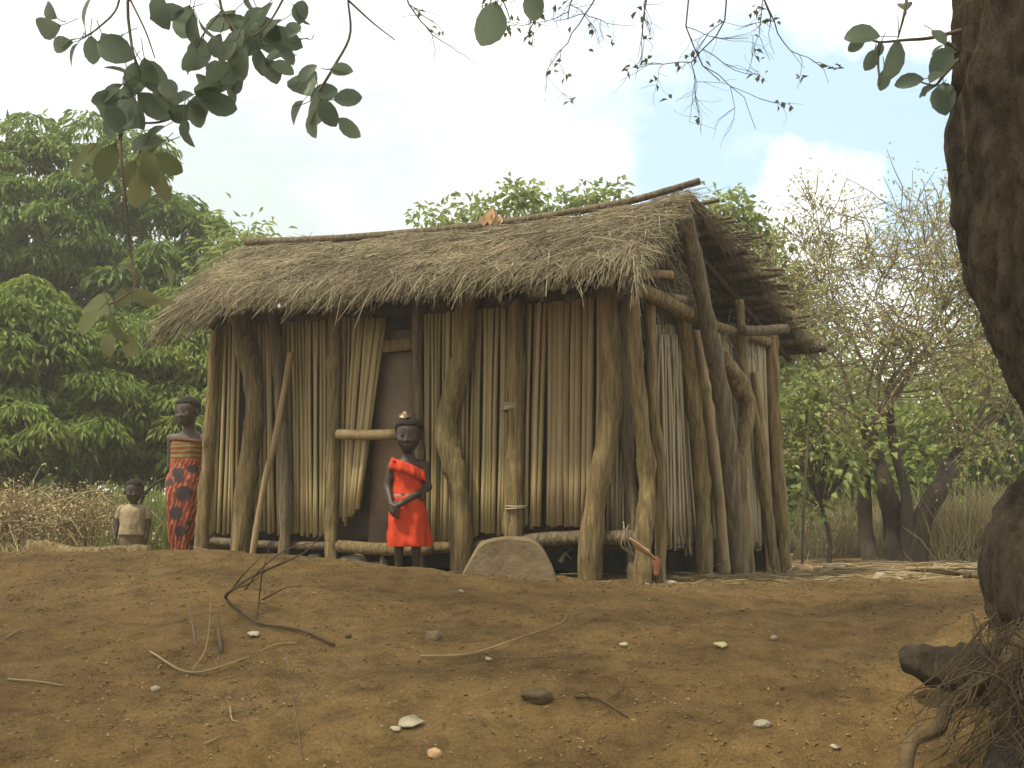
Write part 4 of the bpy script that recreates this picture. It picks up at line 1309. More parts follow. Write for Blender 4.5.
def make_toddler():
    pr = [('cap', (-0.05, 0, 0.36), (-0.055, 0, 0.2), 0.055, 0.042, 0.03), ('cap', (-0.055, 0, 0.2), (-0.055, 0.01, 0.04), 0.04, 0.027, 0.02),
          ('cap', (0.05, 0, 0.36), (0.055, 0, 0.2), 0.055, 0.042, 0.03), ('cap', (0.055, 0, 0.2), (0.055, 0.01, 0.04), 0.04, 0.027, 0.02),
          ('cap', (-0.055, 0.02, 0.02), (-0.065, -0.075, 0.015), 0.022, 0.016, 0.02), ('cap', (0.055, 0.02, 0.02), (0.065, -0.075, 0.015), 0.022, 0.016, 0.02),
          ('ell', (0, 0, 0.4), (0.1, 0.085, 0.1), 0.04), ('ell', (0, -0.01, 0.5), (0.098, 0.085, 0.1), 0.04), ('cap', (-0.085, 0, 0.575), (0.085, 0, 0.575), 0.034, 0.034, 0.04),
          ('cap', (0, 0, 0.58), (0, -0.01, 0.66), 0.036, 0.034, 0.03),
          ('cap', (-0.105, 0, 0.575), (-0.14, 0.01, 0.45), 0.033, 0.027, 0.02), ('cap', (-0.14, 0.01, 0.45), (-0.145, -0.03, 0.33), 0.026, 0.019, 0.015),
          ('cap', (0.105, 0, 0.575), (0.135, 0.01, 0.45), 0.033, 0.027, 0.02), ('cap', (0.135, 0.01, 0.45), (0.135, -0.04, 0.33), 0.026, 0.019, 0.015)]
    pr += hand_prims((-0.145, -0.032, 0.325), (0, -0.1, -1), (1, 0, 0), 0.09, (0, -1, 0), 0.4)
    pr += hand_prims((0.135, -0.042, 0.325), (0, -0.1, -1), (-1, 0, 0), 0.09, (0, -1, 0), 0.4)
    c = P(131, 566, 9.9)
    g = gz(c[0], c[1])
    root, b, T = person('toddler in a dusty tan shirt standing behind the fallen log', (c[0], c[1], g), 0.1, 0.93, pr, (0, -0.015, 0.735), 0.094, 0.25, 0.1, 'skin')
    hair_cap(T, 0.094, b, 0.1)
    rings = [(0.33, 0, 0, 0.128, 0.108, 0.03, 7, 0), (0.38, 0, 0, 0.122, 0.105, 0.025, 7, .3), (0.46, 0, -.005, 0.118, 0.1, 0.02, 7, .8), (0.55, 0, -.003, 0.118, 0.09, 0.01, 7, 1), (0.595, 0, 0, 0.10, 0.065, 0.0, 7, 1), (0.618, 0, 0, 0.05, 0.045, 0.0, 7, 1)]
    sh = loft(densify(rings, 18)).build('shirt', 'shirt', smooth=True); sh.parent = root
    for s_ in (-1, 1):
        mb = MB(); tube(mb, spline([(0.08 * s_, 0, 0.59), (0.115 * s_, 0, 0.56), (0.135 * s_, 0.006, 0.48)], 9), np.linspace(0.036, 0.038, 9), 14, 0.15, nf=14)
        q = mb.build('sleeve', 'shirt', smooth=True); q.parent = sh
    rings = [(0.2, 0, 0, 0.115, 0.085, 0.02, 5, 0), (0.3, 0, 0, 0.116, 0.095, 0.02, 5, .4), (0.37, 0, 0, 0.11, 0.093, 0.02, 5, .8)]
    loft(densify(rings, 8)).build('shorts', 'shorts', smooth=True).parent = root
make_toddler()

# ================================================================= trees
def clump_leaves(mb, centres, per, spread, L, Wd, droop, shape='diamond', dome=False):
    pos, d = [], []
    for c in centres:
        k = max(3, int(per * rnd.uniform(0.6, 1.4)))
        o = rng.normal(size=(k, 3)) * np.array((spread, spread, spread * 0.7)) * rnd.uniform(0.7, 1.25)
        if dome:
            u_ = unit(rng.normal(size=(k, 3))); u_[:, 2] = np.abs(u_[:, 2]) * 1.0 - 0.15
            sz = spread * rnd.uniform(0.7, 1.3)
            o = u_ * (sz * rng.uniform(0.55, 1.0, k) ** 0.5)[:, None] * np.array((1, 1, 0.75))
            pos.append(c + o)
            d.append(unit(u_ * np.array((1, 1, 0.4)) + rng.normal(size=(k, 3)) * 0.35) + np.array((0, 0, -droop)))
            continue
        pos.append(c + o)
        dd = unit(o + rng.normal(size=(k, 3)) * spread * 0.5) + np.array((0, 0, -droop))
        d.append(dd)
    pos = np.concatenate(pos); d = np.concatenate(d)
    n = len(pos)
    leaves(mb, pos, d, rng.uniform(0.7, 1.25, n) * L, rng.uniform(0.75, 1.25, n) * Wd, None, 0.22, 0.25, shape)

def crown_points(lobes, n, shell=0.55):
    """clump centres in several ellipsoid lobes, mostly near their surface"""
    vol = np.array([r[0] * r[1] * r[2] for _, r in lobes]) ** 0.7
    vol /= vol.sum()
    out = []
    for (c, r), w in zip(lobes, vol):
        m = max(4, int(n * w))
        dv = unit(rng.normal(size=(m, 3)))
        rad = shell + (1.06 - shell) * rng.random(m) ** 0.6
        out.append(np.array(c) + dv * rad[:, None] * np.array(r))
    return np.concatenate(out)

def tree(name, label, base, lobes, leafmat, n_cl, per, spread, L, Wd, droop, trunk_r, group=None, dome=False, barkm='bark_far', shell=0.55, limbs=14, cat='tree', lean=(0, 0)):
    base = np.array(base, float)
    root = thing(name, label, cat, base, group)
    cl = crown_points(lobes, n_cl, shell)
    cl = cl[cl[:, 2] > base[2] + 0.15]
    mc = np.mean([c for c, r in lobes], axis=0)
    fork = base + (mc - base) * 0.42; fork[0] += lean[0]; fork[1] += lean[1]
    mb = MB()
    tube(mb, spline([base - np.array((0, 0, 0.2)), base * 0.6 + fork * 0.4 + np.array((0.06, 0, 0)), fork], 10), np.linspace(trunk_r * 1.25, trunk_r * 0.8, 10), 10, 0.2, nf=2)
    mb.build('trunk', barkm, root, smooth=True)
    mb = MB()
    for k in rng.choice(len(cl), min(limbs, len(cl)), replace=False):
        e = cl[k]
        mid = fork * 0.5 + e * 0.5 + np.array((rnd.uniform(-.2, .2), rnd.uniform(-.2, .2), rnd.uniform(0, .3)))
        tube(mb, spline([fork, mid, e], 9), np.linspace(trunk_r * 0.55, trunk_r * 0.08, 9), 6, 0.1, cap=False)
    mb.build('limbs', barkm, root, smooth=True)
    mb = MB()
    clump_leaves(mb, cl, per, spread, L, Wd, droop, dome=dome)
    mb.build('crown', leafmat, root)
    return root

def gb(px, Y):
    x = (px - 512) / F * Y
    return np.array((x, Y, gz(x, Y)))
def lobe(px, py, Y, rx, ry=None, rz=None):
    s = Y / F
    return (P(px, py, Y), (rx * s, (ry or rx) * s, (rz or rx) * s))

# big mango tree, left
tree('mango_tree', 'tall dark green mango tree with a domed crown behind the hut at left', gb(75, 20.5),
     [lobe(75, 230, 20.5, 115, 115, 100), lobe(10, 240, 20, 100, 100, 100), lobe(160, 285, 20, 75, 75, 75), lobe(55, 330, 19.5, 120, 90, 75), lobe(195, 330, 20, 65, 60, 90), lobe(-80, 300, 20, 120, 110, 120), lobe(110, 390, 19.5, 120, 80, 70)],
     'mango', 400, 165, 0.46, 0.19, 0.052, 0.9, 0.34, shell=0.75, limbs=30, dome=True)
# lighter, nearer tree with foliage down to the ground, left
tree('mango_tree', 'lighter green bushy mango tree at the left edge with foliage near the ground', gb(20, 15.5),
     [lobe(0, 370, 15.5, 85, 75, 85), lobe(70, 395, 15.8, 80, 60, 62), lobe(-90, 380, 15.5, 110, 80, 100), lobe(30, 440, 15, 80, 60, 40)],
     'lime_leaf', 240, 150, 0.36, 0.15, 0.04, 0.9, 0.2, shell=0.6, dome=True)
tree('mango_tree', 'yellow-green mango sapling directly behind the young woman', gb(175, 16.5),
     [lobe(165, 390, 16.5, 75, 60, 75), lobe(200, 330, 17, 40, 40, 42), lobe(215, 430, 16, 50, 45, 60), lobe(140, 445, 16.2, 50, 45, 45)],
     'lime_leaf', 180, 140, 0.34, 0.15, 0.04, 0.9, 0.12, shell=0.6, dome=True)
tree('small_tree', 'pale feathery young tree beside the left end of the roof', gb(242, 17),
     [lobe(242, 262, 17, 28, 28, 30), lobe(236, 330, 17, 30, 30, 70)], 'pale_leaf', 60, 40, 0.2, 0.2, 0.05, 0.5, 0.07, shell=0.4, limbs=8)
# trees behind the hut
tree('shade_tree', 'loose pale green tree showing above the middle of the ridge', gb(520, 15),
     [lobe(460, 222, 15, 42, 40, 16), lobe(535, 208, 15, 36, 40, 18), lobe(600, 208, 15, 26, 30, 18), lobe(520, 270, 15, 95, 60, 45), lobe(520, 360, 15, 95, 60, 60)],
     'pale_leaf', 190, 44, 0.13, 0.11, 0.065, 0.3, 0.16, shell=0.4, limbs=40)
tree('shade_tree', 'loose pale green tree rising behind the gable at right', gb(735, 14),
     [lobe(722, 218, 14, 30, 30, 20), lobe(752, 245, 14, 28, 30, 28), lobe(768, 288, 14, 28, 30, 30), lobe(735, 330, 14, 70, 50, 70)],
     'pale_leaf', 140, 44, 0.12, 0.11, 0.065, 0.3, 0.13, shell=0.4, limbs=36)

# background bushes closing the horizon
bush_spots = [(800, 19, 80, 75), (850, 22, 90, 95), (905, 20, 80, 60), (955, 24, 90, 100), (1010, 19, 90, 110), (1080, 22, 120, 130), (700, 24, 120, 110), (600, 25, 120, 100), (480, 26, 130, 100), (360, 26, 130, 110), (270, 24, 90, 110), (-100, 24, 150, 160), (-10, 27, 120, 140), (120, 28, 120, 120), (765, 27, 90, 130), (1180, 25, 130, 150)]
blab = ['low green bush right behind the far hut corner', 'mid green thicket behind the multi-stemmed tree', 'low green bush seen through the forked trunk', 'tall yellow-green thicket right of the forked trunk', 'bright green thicket beside the big foreground trunk']
for k, (px, Y, rx, rz) in enumerate(bush_spots):
    b = gb(px, Y)
    s = Y / F
    cz = b[2] + rz * s * 0.9
    lob = [((b[0], Y, cz), (rx * s, rx * s * 0.6, rz * s)), ((b[0] + rnd.uniform(-.5, .5), Y, b[2] + rz * s * 1.5), (rx * s * 0.6, rx * s * .4, rz * s * .6))]
    if k < 5: lb = blab[k]; gp = None
    else: lb = 'dense green thicket closing the view far behind the hut and trees'; gp = 'thickets far behind the hut'
    tree('bush', lb, b, lob, 'lime_leaf' if k % 2 == 0 else 'pale_leaf', 80, 80, 0.32, 0.19, 0.07, 0.4, 0.05, group=gp, shell=0.4, limbs=8, cat='bush')

# far wood: reads as one mass
mb = MB()
cl = []
for k in range(420):
    a = rnd.uniform(-0.9, 0.9); d = rnd.uniform(50, 75)
    cl.append((math.sin(a) * d, math.cos(a) * d, EYE + rnd.uniform(-0.5, 3.6)))
clump_leaves(mb, np.array(cl), 26, 1.1, 0.9, 0.5, 0.3)
tag(mb.build('far_wood', 'lime_leaf'), 'far belt of green woodland beyond the clearing', 'wood', kind='stuff')

# ---- grown tree with real branching (right)
def grow(segs, tips, p, d, L, r, depth, maxd, spread, up, rr=0.7):
    n = 5
    pts = [p]
    for k in range(n):
        d = unit(d + np.array((rnd.gauss(0, .13), rnd.gauss(0, .13), rnd.gauss(0, .1) + up)))
        pts.append(pts[-1] + d * L / n)
    r1 = r * rr
    segs.append((np.array(pts), np.linspace(r, r1, n + 1)))
    if depth >= maxd:
        tips.append((np.array(pts), d))
        return
    for k in range(2 + (rnd.random() < 0.65)):
        dd = unit(d + rng.normal(size=3) * spread)
        st_ = pts[-1] if k < 2 else pts[rnd.randint(2, n - 1)]
        grow(segs, tips, st_, dd, L * rnd.uniform(0.62, 0.9), r1 * rnd.uniform(0.6, 0.85), depth + 1, maxd, spread, up, rr)

def dry_tree():
    Y = 13.5
    base = gb(905, Y)
    root = thing('dry_tree', 'multi-stemmed tree with dark forked trunk and sparse olive leaves right of the hut', 'tree', base)
    stems = [
        ([(872, 556), (866, 530), (864, 490), (868, 450), (878, 420)], [17, 15, 14, 14, 11]),
        ([(898, 558), (894, 520), (884, 485), (876, 455), (862, 425)], [26, 22, 18, 14, 8]),
        ([(911, 558), (922, 522), (940, 488), (950, 462), (966, 440)], [27, 22, 19, 15, 8]),
        ([(905, 556), (906, 500), (893, 440), (888, 390)], [16, 11, 9, 7]),
    ]
    tr = MB(); segs, tips = [], []
    for pts, w in stems:
        q = [P(x, y, Y + (0.25 if i else 0) * rnd.uniform(-1, 1)) for i, (x, y) in enumerate(pts)]
        q[0][2] = gz(q[0][0], q[0][1]) - 0.1
        s = spline(np.column_stack([np.array(q), np.array(w) / 2 * Y / F]), 22)
        tube(tr, s[:, :3], s[:, 3], 10, 0.25, nf=3, seed=rnd.random() * 9)
        d = unit(s[-1, :3] - s[-4, :3])
        for k in range(4):
            grow(segs, tips, s[-1, :3], unit(d + rng.normal(size=3) * 0.45), rnd.uniform(0.75, 1.05), s[-1, 3] * 0.5, 0, 4, 0.55, 0.02)
    tr.build('trunk', 'bark_far', root, smooth=True)
    br = MB()
    for p, r in segs:
        tube(br, p, np.maximum(r, 0.005), 5, 0, cap=False)
    # twigs
    pos, dr = [], []
    for p, d in tips:
        for k in range(3):
            q0 = p[rnd.randint(0, 5)]
            dd = unit(d + rng.normal(size=3) * 0.7)
            tube(br, np.array([q0, q0 + dd * 0.2, q0 + dd * 0.42 + rng.normal(size=3) * 0.04]), (0.006, 0.005, 0.003), 3, cap=False)
            for m in range(6):
                pos.append(q0 + dd * rnd.uniform(0.05, 0.45) + rng.normal(size=3) * 0.05); dr.append(rng.normal(size=3) + dd)
    br.build('branches', 'tan_twig', root)
    fo = MB(); n = len(pos)
    leaves(fo, np.array(pos), np.array(dr), rng.uniform(0.03, 0.075, n), rng.uniform(0.02, 0.042, n))
    fo.build('crown', 'olive_leaf', root)
    print('dry tree leaves', n, 'segs', len(segs))
dry_tree()
# a few broad green leaves nearer, by the hut's far corner
tree('shrub', 'leafy green shrub just right of the last hut post', gb(822, 12.2), [lobe(812, 400, 12.2, 22, 22, 28), lobe(840, 440, 12.2, 26, 26, 40), lobe(800, 460, 12.4, 22, 22, 60)], 'pale_leaf', 46, 16, 0.14, 0.12, 0.075, 0.2, 0.025, shell=0.3, limbs=22, cat='shrub')
# thin bare pole right of hut
mb = MB(); q = [P(802, 572, 10.2), P(804, 500, 10.2), P(808, 440, 10.2), P(810, 405, 10.2)]; q[0][2] = gz(q[0][0], 10.2) - 0.1
tube(mb, spline(q, 14), np.linspace(0.015, 0.007, 14), 7, 0.1)
tag(rebase(mb.build('sapling_pole', 'post_grey', smooth=True), q[0]), 'thin pale upright pole standing just right of the hut', 'pole')

# ---- grass (stuff)
def grass(name, m, label, spots, n, L, w, lean=0.35):
    p0, d = [], []
    for _ in range(n):
        x0, x1, y0, y1 = rnd.choice(spots)
        Y = rnd.uniform(y0, y1); px = rnd.uniform(x0, x1)
        x = (px - 512) / F * Y
        if n3(x * 0.9, Y * 0.9, 7) < rnd.uniform(-0.5, 0.3): continue
        p0.append((x, Y, gz(x, Y) - 0.02)); d.append((rnd.gauss(0, lean), rnd.gauss(0, lean), 1))
    k = len(p0)
    mb = MB(); strips(mb, np.array(p0), np.array(d), rng.uniform(*L, k), w * rng.uniform(0.7, 1.3, k), rng.uniform(0, 0.35, k))
    tag(mb.build(name, m), label, 'grass', kind='stuff')
grass('dry_grass', 'dry_grass', 'tall dry straw-coloured grass around the trees at right', [(790, 1060, 14.5, 17), (930, 1060, 13.3, 15.5)], 8000, (0.4, 1.15), 0.012)
grass('green_grass', 'green_grass', 'tall yellow-green grass behind the toddler', [(85, 180, 12.2, 14.0), (-30, 240, 13, 15)], 6500, (0.4, 1.0), 0.012, 0.3)
grass('dry_grass', 'dry_grass', 'short dry grass round the fallen log at left', [(-30, 60, 7.5, 9.5), (60, 120, 8.5, 10.0)], 900, (0.1, 0.35), 0.007, 0.5)

# ---- dry thorny bush at the left
def dry_bush():
    base = gb(45, 10.2)
    root = thing('dry_bush', 'tangled pale dry bush at the left edge beside the toddler', 'bush', base)
    br, lf = MB(), MB()
    pos, dr = [], []
    for k in range(150):
        px = rnd.uniform(-50, 96); Y = rnd.uniform(10.2, 11.4)
        b = gb(px, Y)
        hgt = 0.74 * (1 - 0.45 * abs((px - 40) / 95) ** 2) * rnd.uniform(0.55, 1.12)
        a = rnd.uniform(-1, 1)
        e = b + np.array((a * 0.5, rnd.uniform(-.3, .3), max(0.1, hgt)))
        m = (b + e) / 2 + np.array((-a * 0.1, 0, 0.15))
        tip = e + np.array((a * 0.25, rnd.uniform(-.2, .2), -rnd.uniform(0, 0.2)))
        s = spline([b, m, e, tip], 12)
        tube(br, s, np.linspace(0.011, 0.003, 12), 4, 0, cap=False)
        for q in range(7):
            c = s[rnd.randint(3, 11)]; dd = rng.normal(size=3) * np.array((1, 1, .6))
            tube(br, np.array([c, c + unit(dd) * 0.12, c + unit(dd) * 0.22 + np.array((0, 0, -.03))]), (0.004, 0.003, 0.002), 3, cap=False)
            for z in range(5):
                pos.append(c + unit(dd) * rnd.uniform(0, 0.24) + rng.normal(size=3) * 0.04); dr.append(rng.normal(size=3))
    br.build('branches', 'pale_twig', root)
    n = len(pos)
    leaves(lf, np.array(pos), np.array(dr), rng.uniform(0.02, 0.05, n), rng.uniform(0.012, 0.028, n))
    lf.build('foliage', 'dry_grass', root)
dry_bush()
# dark stooping branch between toddler and woman
mb = MB(); q = [P(120, 566, 11.4), P(140, 505, 11.4), P(150, 488, 11.3), P(166, 478, 11.3), P(196, 470, 11.3)]; q[0][2] = gz(*q[0][:2])
tube(mb, spline(q, 18), np.linspace(0.02, 0.012, 18), 6, 0.1)
tag(rebase(mb.build('dead_branch', 'bark', smooth=True), q[0]), 'thin dark curved branch between the toddler and the young woman', 'branch')
mb = MB(); q = [P(80, 500, 14.9), P(92, 462, 15.2), P(120, 430, 16.0)]; q[0] = gb(72, 14.7)
tube(mb, spline(q, 12), np.linspace(0.10, 0.06, 12), 8, 0.2)
tag(rebase(mb.build('tree_trunk', 'bark', smooth=True), q[0]), 'dark slanting trunk in the shade behind the dry bush', 'trunk')

# ================================================================= the big foreground tree
def big_tree():
    Y = 4.2
    k = Y / F
    base = np.array((2.35, 4.35, gz(2.35, 4.35)))
    root = thing('shade_tree', 'huge dark tree trunk at the right edge with exposed roots and overhanging branches', 'tree', base)
    c = [(1150, 720, 4.3, 80), (1118, 650, 4.25, 84), (1090, 608, 4.25, 90), (1078, 572, 4.25, 93), (1092, 542, 4.25, 92), (1130, 512, 4.2, 90), (1152, 470, 4.2, 90), (1128, 408, 4.2, 92), (1088, 330, 4.2, 90), (1054, 262, 4.2, 86), (1038, 200, 4.2, 82), (1030, 100, 4.2, 80), (1030, 0, 4.2, 80), (1034, -120, 4.2, 82), (1036, -200, 4.2, 78)]
    pts = np.array([np.append(P(a, b, y), r * y / F) for a, b, y, r in c])
    pts[0][2] = gz(pts[0][0], pts[0][1]) - 0.15
    s = spline(pts, 260)
    tr = MB()
    # knobbly trunk: tube with strong surface noise
    v0 = tr.n
    tube(tr, s[:, :3], s[:, 3], 150, 0.10, nf=3.2)
    t = tr.build('trunk', 'bark', root, smooth=True)
    me = t.data
    for v in me.vertices:
        p = v.co
        nn = mnoise.noise(Vector((p.x * 14, p.y * 14, p.z * 4))) * 0.014 + mnoise.noise(Vector((p.x * 40, p.y * 40, p.z * 11))) * 0.006 - 0.022 * max(0.0, 1 - 5 * abs(mnoise.noise(Vector((p.x * 11 + 4, p.y * 11, p.z * 3.2))))) - 0.012 * max(0.0, 1 - 4 * abs(mnoise.noise(Vector((p.x * 24, p.y * 24 + 3, p.z * 9)))))
        # radial offset approximated from the nearest axis point
        j = int(np.argmin(np.abs(s[:, 2] - p.z)))
        q = Vector((p.x - s[j][0], p.y - s[j][1], 0))
        if q.length > 1e-4:
            v.co = p + q.normalized() * nn
    top = s[-1, :3]
    limbs = [
        [top, (1.2, 4.4, EYE + 3.5), (0.2, 4.5, EYE + 3.7), (-1.2, 4.2, EYE + 3.4), (-2.6, 3.8, EYE + 3.3)],
        [top, (1.5, 4.9, EYE + 3.9), (0.9, 5.4, EYE + 4.2), (0.2, 5.6, EYE + 4.1), (-0.8, 5.4, EYE + 4.0)],
        [top, (2.6, 4.6, EYE + 3.8), (3.6, 5.2, EYE + 4.6), (4.8, 5.8, EYE + 5.3)],
        [top, (1.6, 3.6, EYE + 4.0), (0.6, 2.6, EYE + 4.4), (-1.0, 1.6, EYE + 4.4)],
        [top, (2.2, 3.4, EYE + 4.3), (2.4, 2.2, EYE + 5.0), (2.2, 0.6, EYE + 5.4)],
        [(0.2, 4.5, EYE + 3.7), (-0.6, 3.4, EYE + 3.9), (-2.4, 2.2, EYE + 4.3), (-4.2, 1.8, EYE + 4.6)],
        [(-1.2, 4.2, EYE + 3.4), (-2.4, 4.6, EYE + 3.9), (-3.6, 4.8, EYE + 4.4), (-5, 4.6, EYE + 4.8)],
    ]
    for q in limbs:
        mb = MB(); tube(mb, spline(np.array(q), 24), np.linspace(0.15 if q[0] is top else 0.07, 0.03, 24), 10, 0.15, nf=3)
        mb.build('limb', 'bark', root, smooth=True)
    # overhead crown (above the picture): throws the shade on the bank
    cl = []
    while len(cl) < 640:
        x = rnd.uniform(-6.5, 5.2); y = rnd.uniform(-2.5, 6.2)
        z = EYE + 0.53 * max(0, y) + 0.9 + rnd.uniform(0.4, 2.4)
        if z < EYE + 2.4: continue
        hh = z - EYE + 0.3
        if y + 0.293 * hh > (6.75 if x + 0.47 * hh > 1.0 else 7.1) - 0.25 * n3(x, 3.0): continue
        if n3(x * 0.55, y * 0.55, 4) < -0.32: continue
        cl.append((x, y, z))
    mb = MB(); clump_leaves(mb, np.array(cl), 20, 0.26, 0.13, 0.085, 0.3, 'diamond')
    mb.build('crown', 'fig_leaf', root)
    # hanging leafy twigs in view
    Yl = 4.0
    def stem(pts, r0=0.007, r1=0.003, Yd=Yl):
        q = [P(a, b, Yd + 0.12 * n3(a * .03, b * .03)) for a, b in pts]
        mb = MB(); tube(mb, spline(q, 18), np.linspace(r0, r1, 18), 6, 0)
        mb.build('stem', 'twig', root, smooth=True)
    def up_to(px, py, Yd, tgt):
        q = P(px, py, Yd)
        mb = MB(); tube(mb, spline([q, (q + np.array(tgt)) / 2 + np.array((0.05, 0, .1)), tgt], 12), np.linspace(0.008, 0.016, 12), 6, 0)
        mb.build('stem', 'twig', root, smooth=True)
    stem([(140, -40), (128, 0), (131, 40), (136, 62), (150, 85), (172, 104), (183, 128)])
    stem([(120, -40), (118, 5), (98, 28), (82, 38)], 0.005)
    stem([(185, 112), (160, 122), (128, 125), (120, 142)], 0.005)
    stem([(128, -5), (145, 30), (155, 58)], 0.004, 0.002)
    stem([(120, 130), (122, 170), (127, 215), (130, 250), (136, 282), (122, 298), (108, 305)], 0.006, 0.003)
    stem([(130, 235), (150, 233), (165, 240)], 0.003, 0.002)
    stem([(315, 98), (335, 65), (350, 35), (348, 0), (345, -40)], 0.006, 0.003)
    stem([(348, 0), (372, 22), (395, 40)], 0.004, 0.002)
    stem([(215, -40), (222, 10), (240, 40), (225, 70), (205, 95)], 0.006)
    stem([(300, -40), (280, 5), (262, 30), (235, 45)], 0.005)
    stem([(222, 10), (200, 40), (195, 62)], 0.004)
    for a, y_, tg in ((140, -40, (-1.25, 4.2, EYE + 3.4)), (120, -40, (-1.5, 4.1, EYE + 3.38)), (345, -40, (-0.4, 4.42, EYE + 3.6)), (215, -40, (-1.0, 4.3, EYE + 3.45)), (300, -40, (-0.7, 4.35, EYE + 3.5))):
        up_to(a, y_, Yl, tg)
    LP = [(50, 12, 24, 150), (48, 28, 30, 185), (62, 44, 28, 190), (72, 52, 24, 230), (84, 12, 34, 100), (70, 40, 26, 200), (92, 47, 24, 280), (110, 47, 28, 330), (106, 40, 20, 300),
          (122, 70, 28, 150), (112, 90, 26, 195), (118, 106, 40, 240), (128, 96, 32, 260), (150, 73, 34, 300), (150, 104, 36, 310), (165, 84, 24, 350), (112, 118, 30, 240), (150, 141, 30, 190), (136, 112, 26, 270), (108, 100, 30, 220), (138, 80, 28, 230),
          (180, 98, 34, 200), (200, 104, 32, 260), (217, 104, 30, 350), (196, 62, 26, 200), (170, 12, 36, 200), (186, 20, 36, 260), (205, 30, 30, 300), (200, 50, 26, 260), (216, 45, 30, 250), (235, 40, 34, 240), (240, 60, 34, 260), (258, 58, 34, 275), (265, 30, 32, 290), (282, 50, 26, 330), (262, 15, 30, 70), (278, 36, 34, 330), (225, 74, 36, 220), (232, 82, 30, 260), (215, 70, 26, 200), (248, 28, 32, 200), (225, 20, 30, 220), (280, 66, 22, 340), (195, 112, 28, 300), (292, 30, 22, 60), (300, 14, 24, 80), (210, 90, 30, 230), (180, 118, 26, 330), (185, 132, 28, 280), (170, 92, 26, 140),
          (304, 83, 32, 110), (296, 110, 28, 230), (318, 106, 36, 270), (326, 110, 30, 300), (345, 98, 24, 10), (346, 126, 26, 310), (304, 74, 26, 60), (322, 94, 30, 20), (312, 120, 24, 250), (338, 69, 18, 10)]
    def add_leaves(lst, m, Yd, name, wk=0.72):
        mb = MB(); pos, dr, L, nr = [], [], [], []
        for x, y, l, a in lst:
            a = R(a + rnd.uniform(-12, 12)); l = l * rnd.uniform(0.9, 1.1)
            dx, dy = math.cos(a), -math.sin(a)
            yd = Yd + rnd.uniform(-0.12, 0.12)
            p = P(x - dx * l * 0.45, y - dy * l * 0.45, yd); q = P(x + dx * l * 0.55, y + dy * l * 0.55, yd + rnd.uniform(-.05, .05))
            pos.append(p); dr.append(q - p); L.append(np.linalg.norm(q - p))
            nr.append((rnd.gauss(0, .7), -1 + rnd.gauss(0, .4), rnd.gauss(0.2, .7)))
        L = np.array(L)
        leaves(mb, np.array(pos), np.array(dr), L, L * rng.uniform(wk - .18, wk + .08, len(L)), np.array(nr), rnd.choice((0.2, 0.3)), 0.32, 'broad')
        pm = mb
        for p, d_, l_ in zip(pos, dr, L):
            u_ = unit(d_); q_ = p - u_ * l_ * rnd.uniform(0.35, 0.6) + np.array((rnd.uniform(-.01, .01), rnd.uniform(-.02, .02), 0.012))
            tube(pm, spline([p + u_ * l_ * 0.1, p - u_ * l_ * 0.2 + np.array((0, 0, .003)), q_], 6), 0.0017, 4, 0)
        mb.build(name, m, root, smooth=True)
    LP = LP + [(x + rnd.uniform(-16, 16), y + rnd.uniform(-14, 14), l * rnd.uniform(0.7, 1.0), rnd.uniform(150, 330)) for x, y, l, a in LP[8:50] if rnd.random() < 0.75]
    add_leaves(LP, 'fig_leaf', Yl, 'foliage')
    BP = [(92, 152, 30, 190), (80, 160, 30, 210), (108, 158, 34, 250), (150, 166, 34, 270), (140, 186, 36, 260), (165, 162, 30, 330), (148, 150, 28, 200), (130, 170, 28, 230), (160, 185, 26, 300), (100, 306, 34, 160), (114, 326, 36, 280), (90, 318, 30, 210), (122, 300, 24, 30), (130, 345, 26, 290), (108, 342, 22, 250), (140, 296, 24, 340), (160, 300, 26, 330), (170, 275, 24, 300), (128, 265, 16, 120), (338, 68, 16, 15)]
    add_leaves(BP, 'brown_leaf', Yl, 'foliage')
    add_leaves([(492, 20, 40, 250), (534, 2, 30, 270)], 'fig_leaf', 3.2, 'foliage', 0.85)
    # right cluster by the trunk
    def stem2(p): stem(p, 0.008, 0.003, 4.1)
    stem2([(962, 30), (930, 38), (905, 40), (880, 42), (866, 38)]); stem2([(910, -30), (905, 10), (898, 38)]); stem2([(958, 60), (944, 75), (935, 85), (920, 82)])
    stem2([(880, 42), (878, 60), (880, 85)]); stem2([(940, 40), (950, 45), (960, 52)])
    add_leaves([(866, 34, 30, 180), (896, 56, 40, 265), (912, 80, 28, 180), (930, 88, 22, 210), (935, 76, 20, 60), (943, 94, 24, 265), (872, 58, 22, 250), (884, 78, 20, 260), (880, 48, 14, 250), (858, 44, 18, 200), (945, 58, 24, 240), (938, 34, 16, 330), (950, 48, 20, 300), (938, 48, 16, 200), (925, 90, 14, 240), (905, 5, 14, 100)], 'fig_leaf', 4.1, 'foliage')
    # bare twigs, centre
    tw, tl, td = MB(), [], []
    def twig(p, d, L, r, dep):
        pts = [p]
        for q in range(5):
            d = unit(d + np.array((rnd.gauss(0, .22), rnd.gauss(0, .12), rnd.gauss(-0.03, .16))))
            pts.append(pts[-1] + d * L / 5)
        tube(tw, np.array(pts), np.linspace(r, r * 0.6, 6), 4, 0, cap=False)
        for q in range(3):
            if rnd.random() < 0.1:
                c_ = pts[rnd.randint(2, 5)]
                for z in range(rnd.randint(1, 4)):
                    tl.append(c_ + rng.normal(size=3) * 0.012); td.append(rng.normal(size=3) + np.array((0, 0, -.8)))
        if dep > 0:
            for q in range(rnd.randint(2, 4)):
                twig(pts[rnd.randint(1, 5)], unit(d + np.array((rnd.gauss(0, .8), rnd.gauss(0, .4), rnd.gauss(0, .45)))), L * rnd.uniform(0.5, 0.8), r * 0.6, dep - 1)
    Yt = 5.0
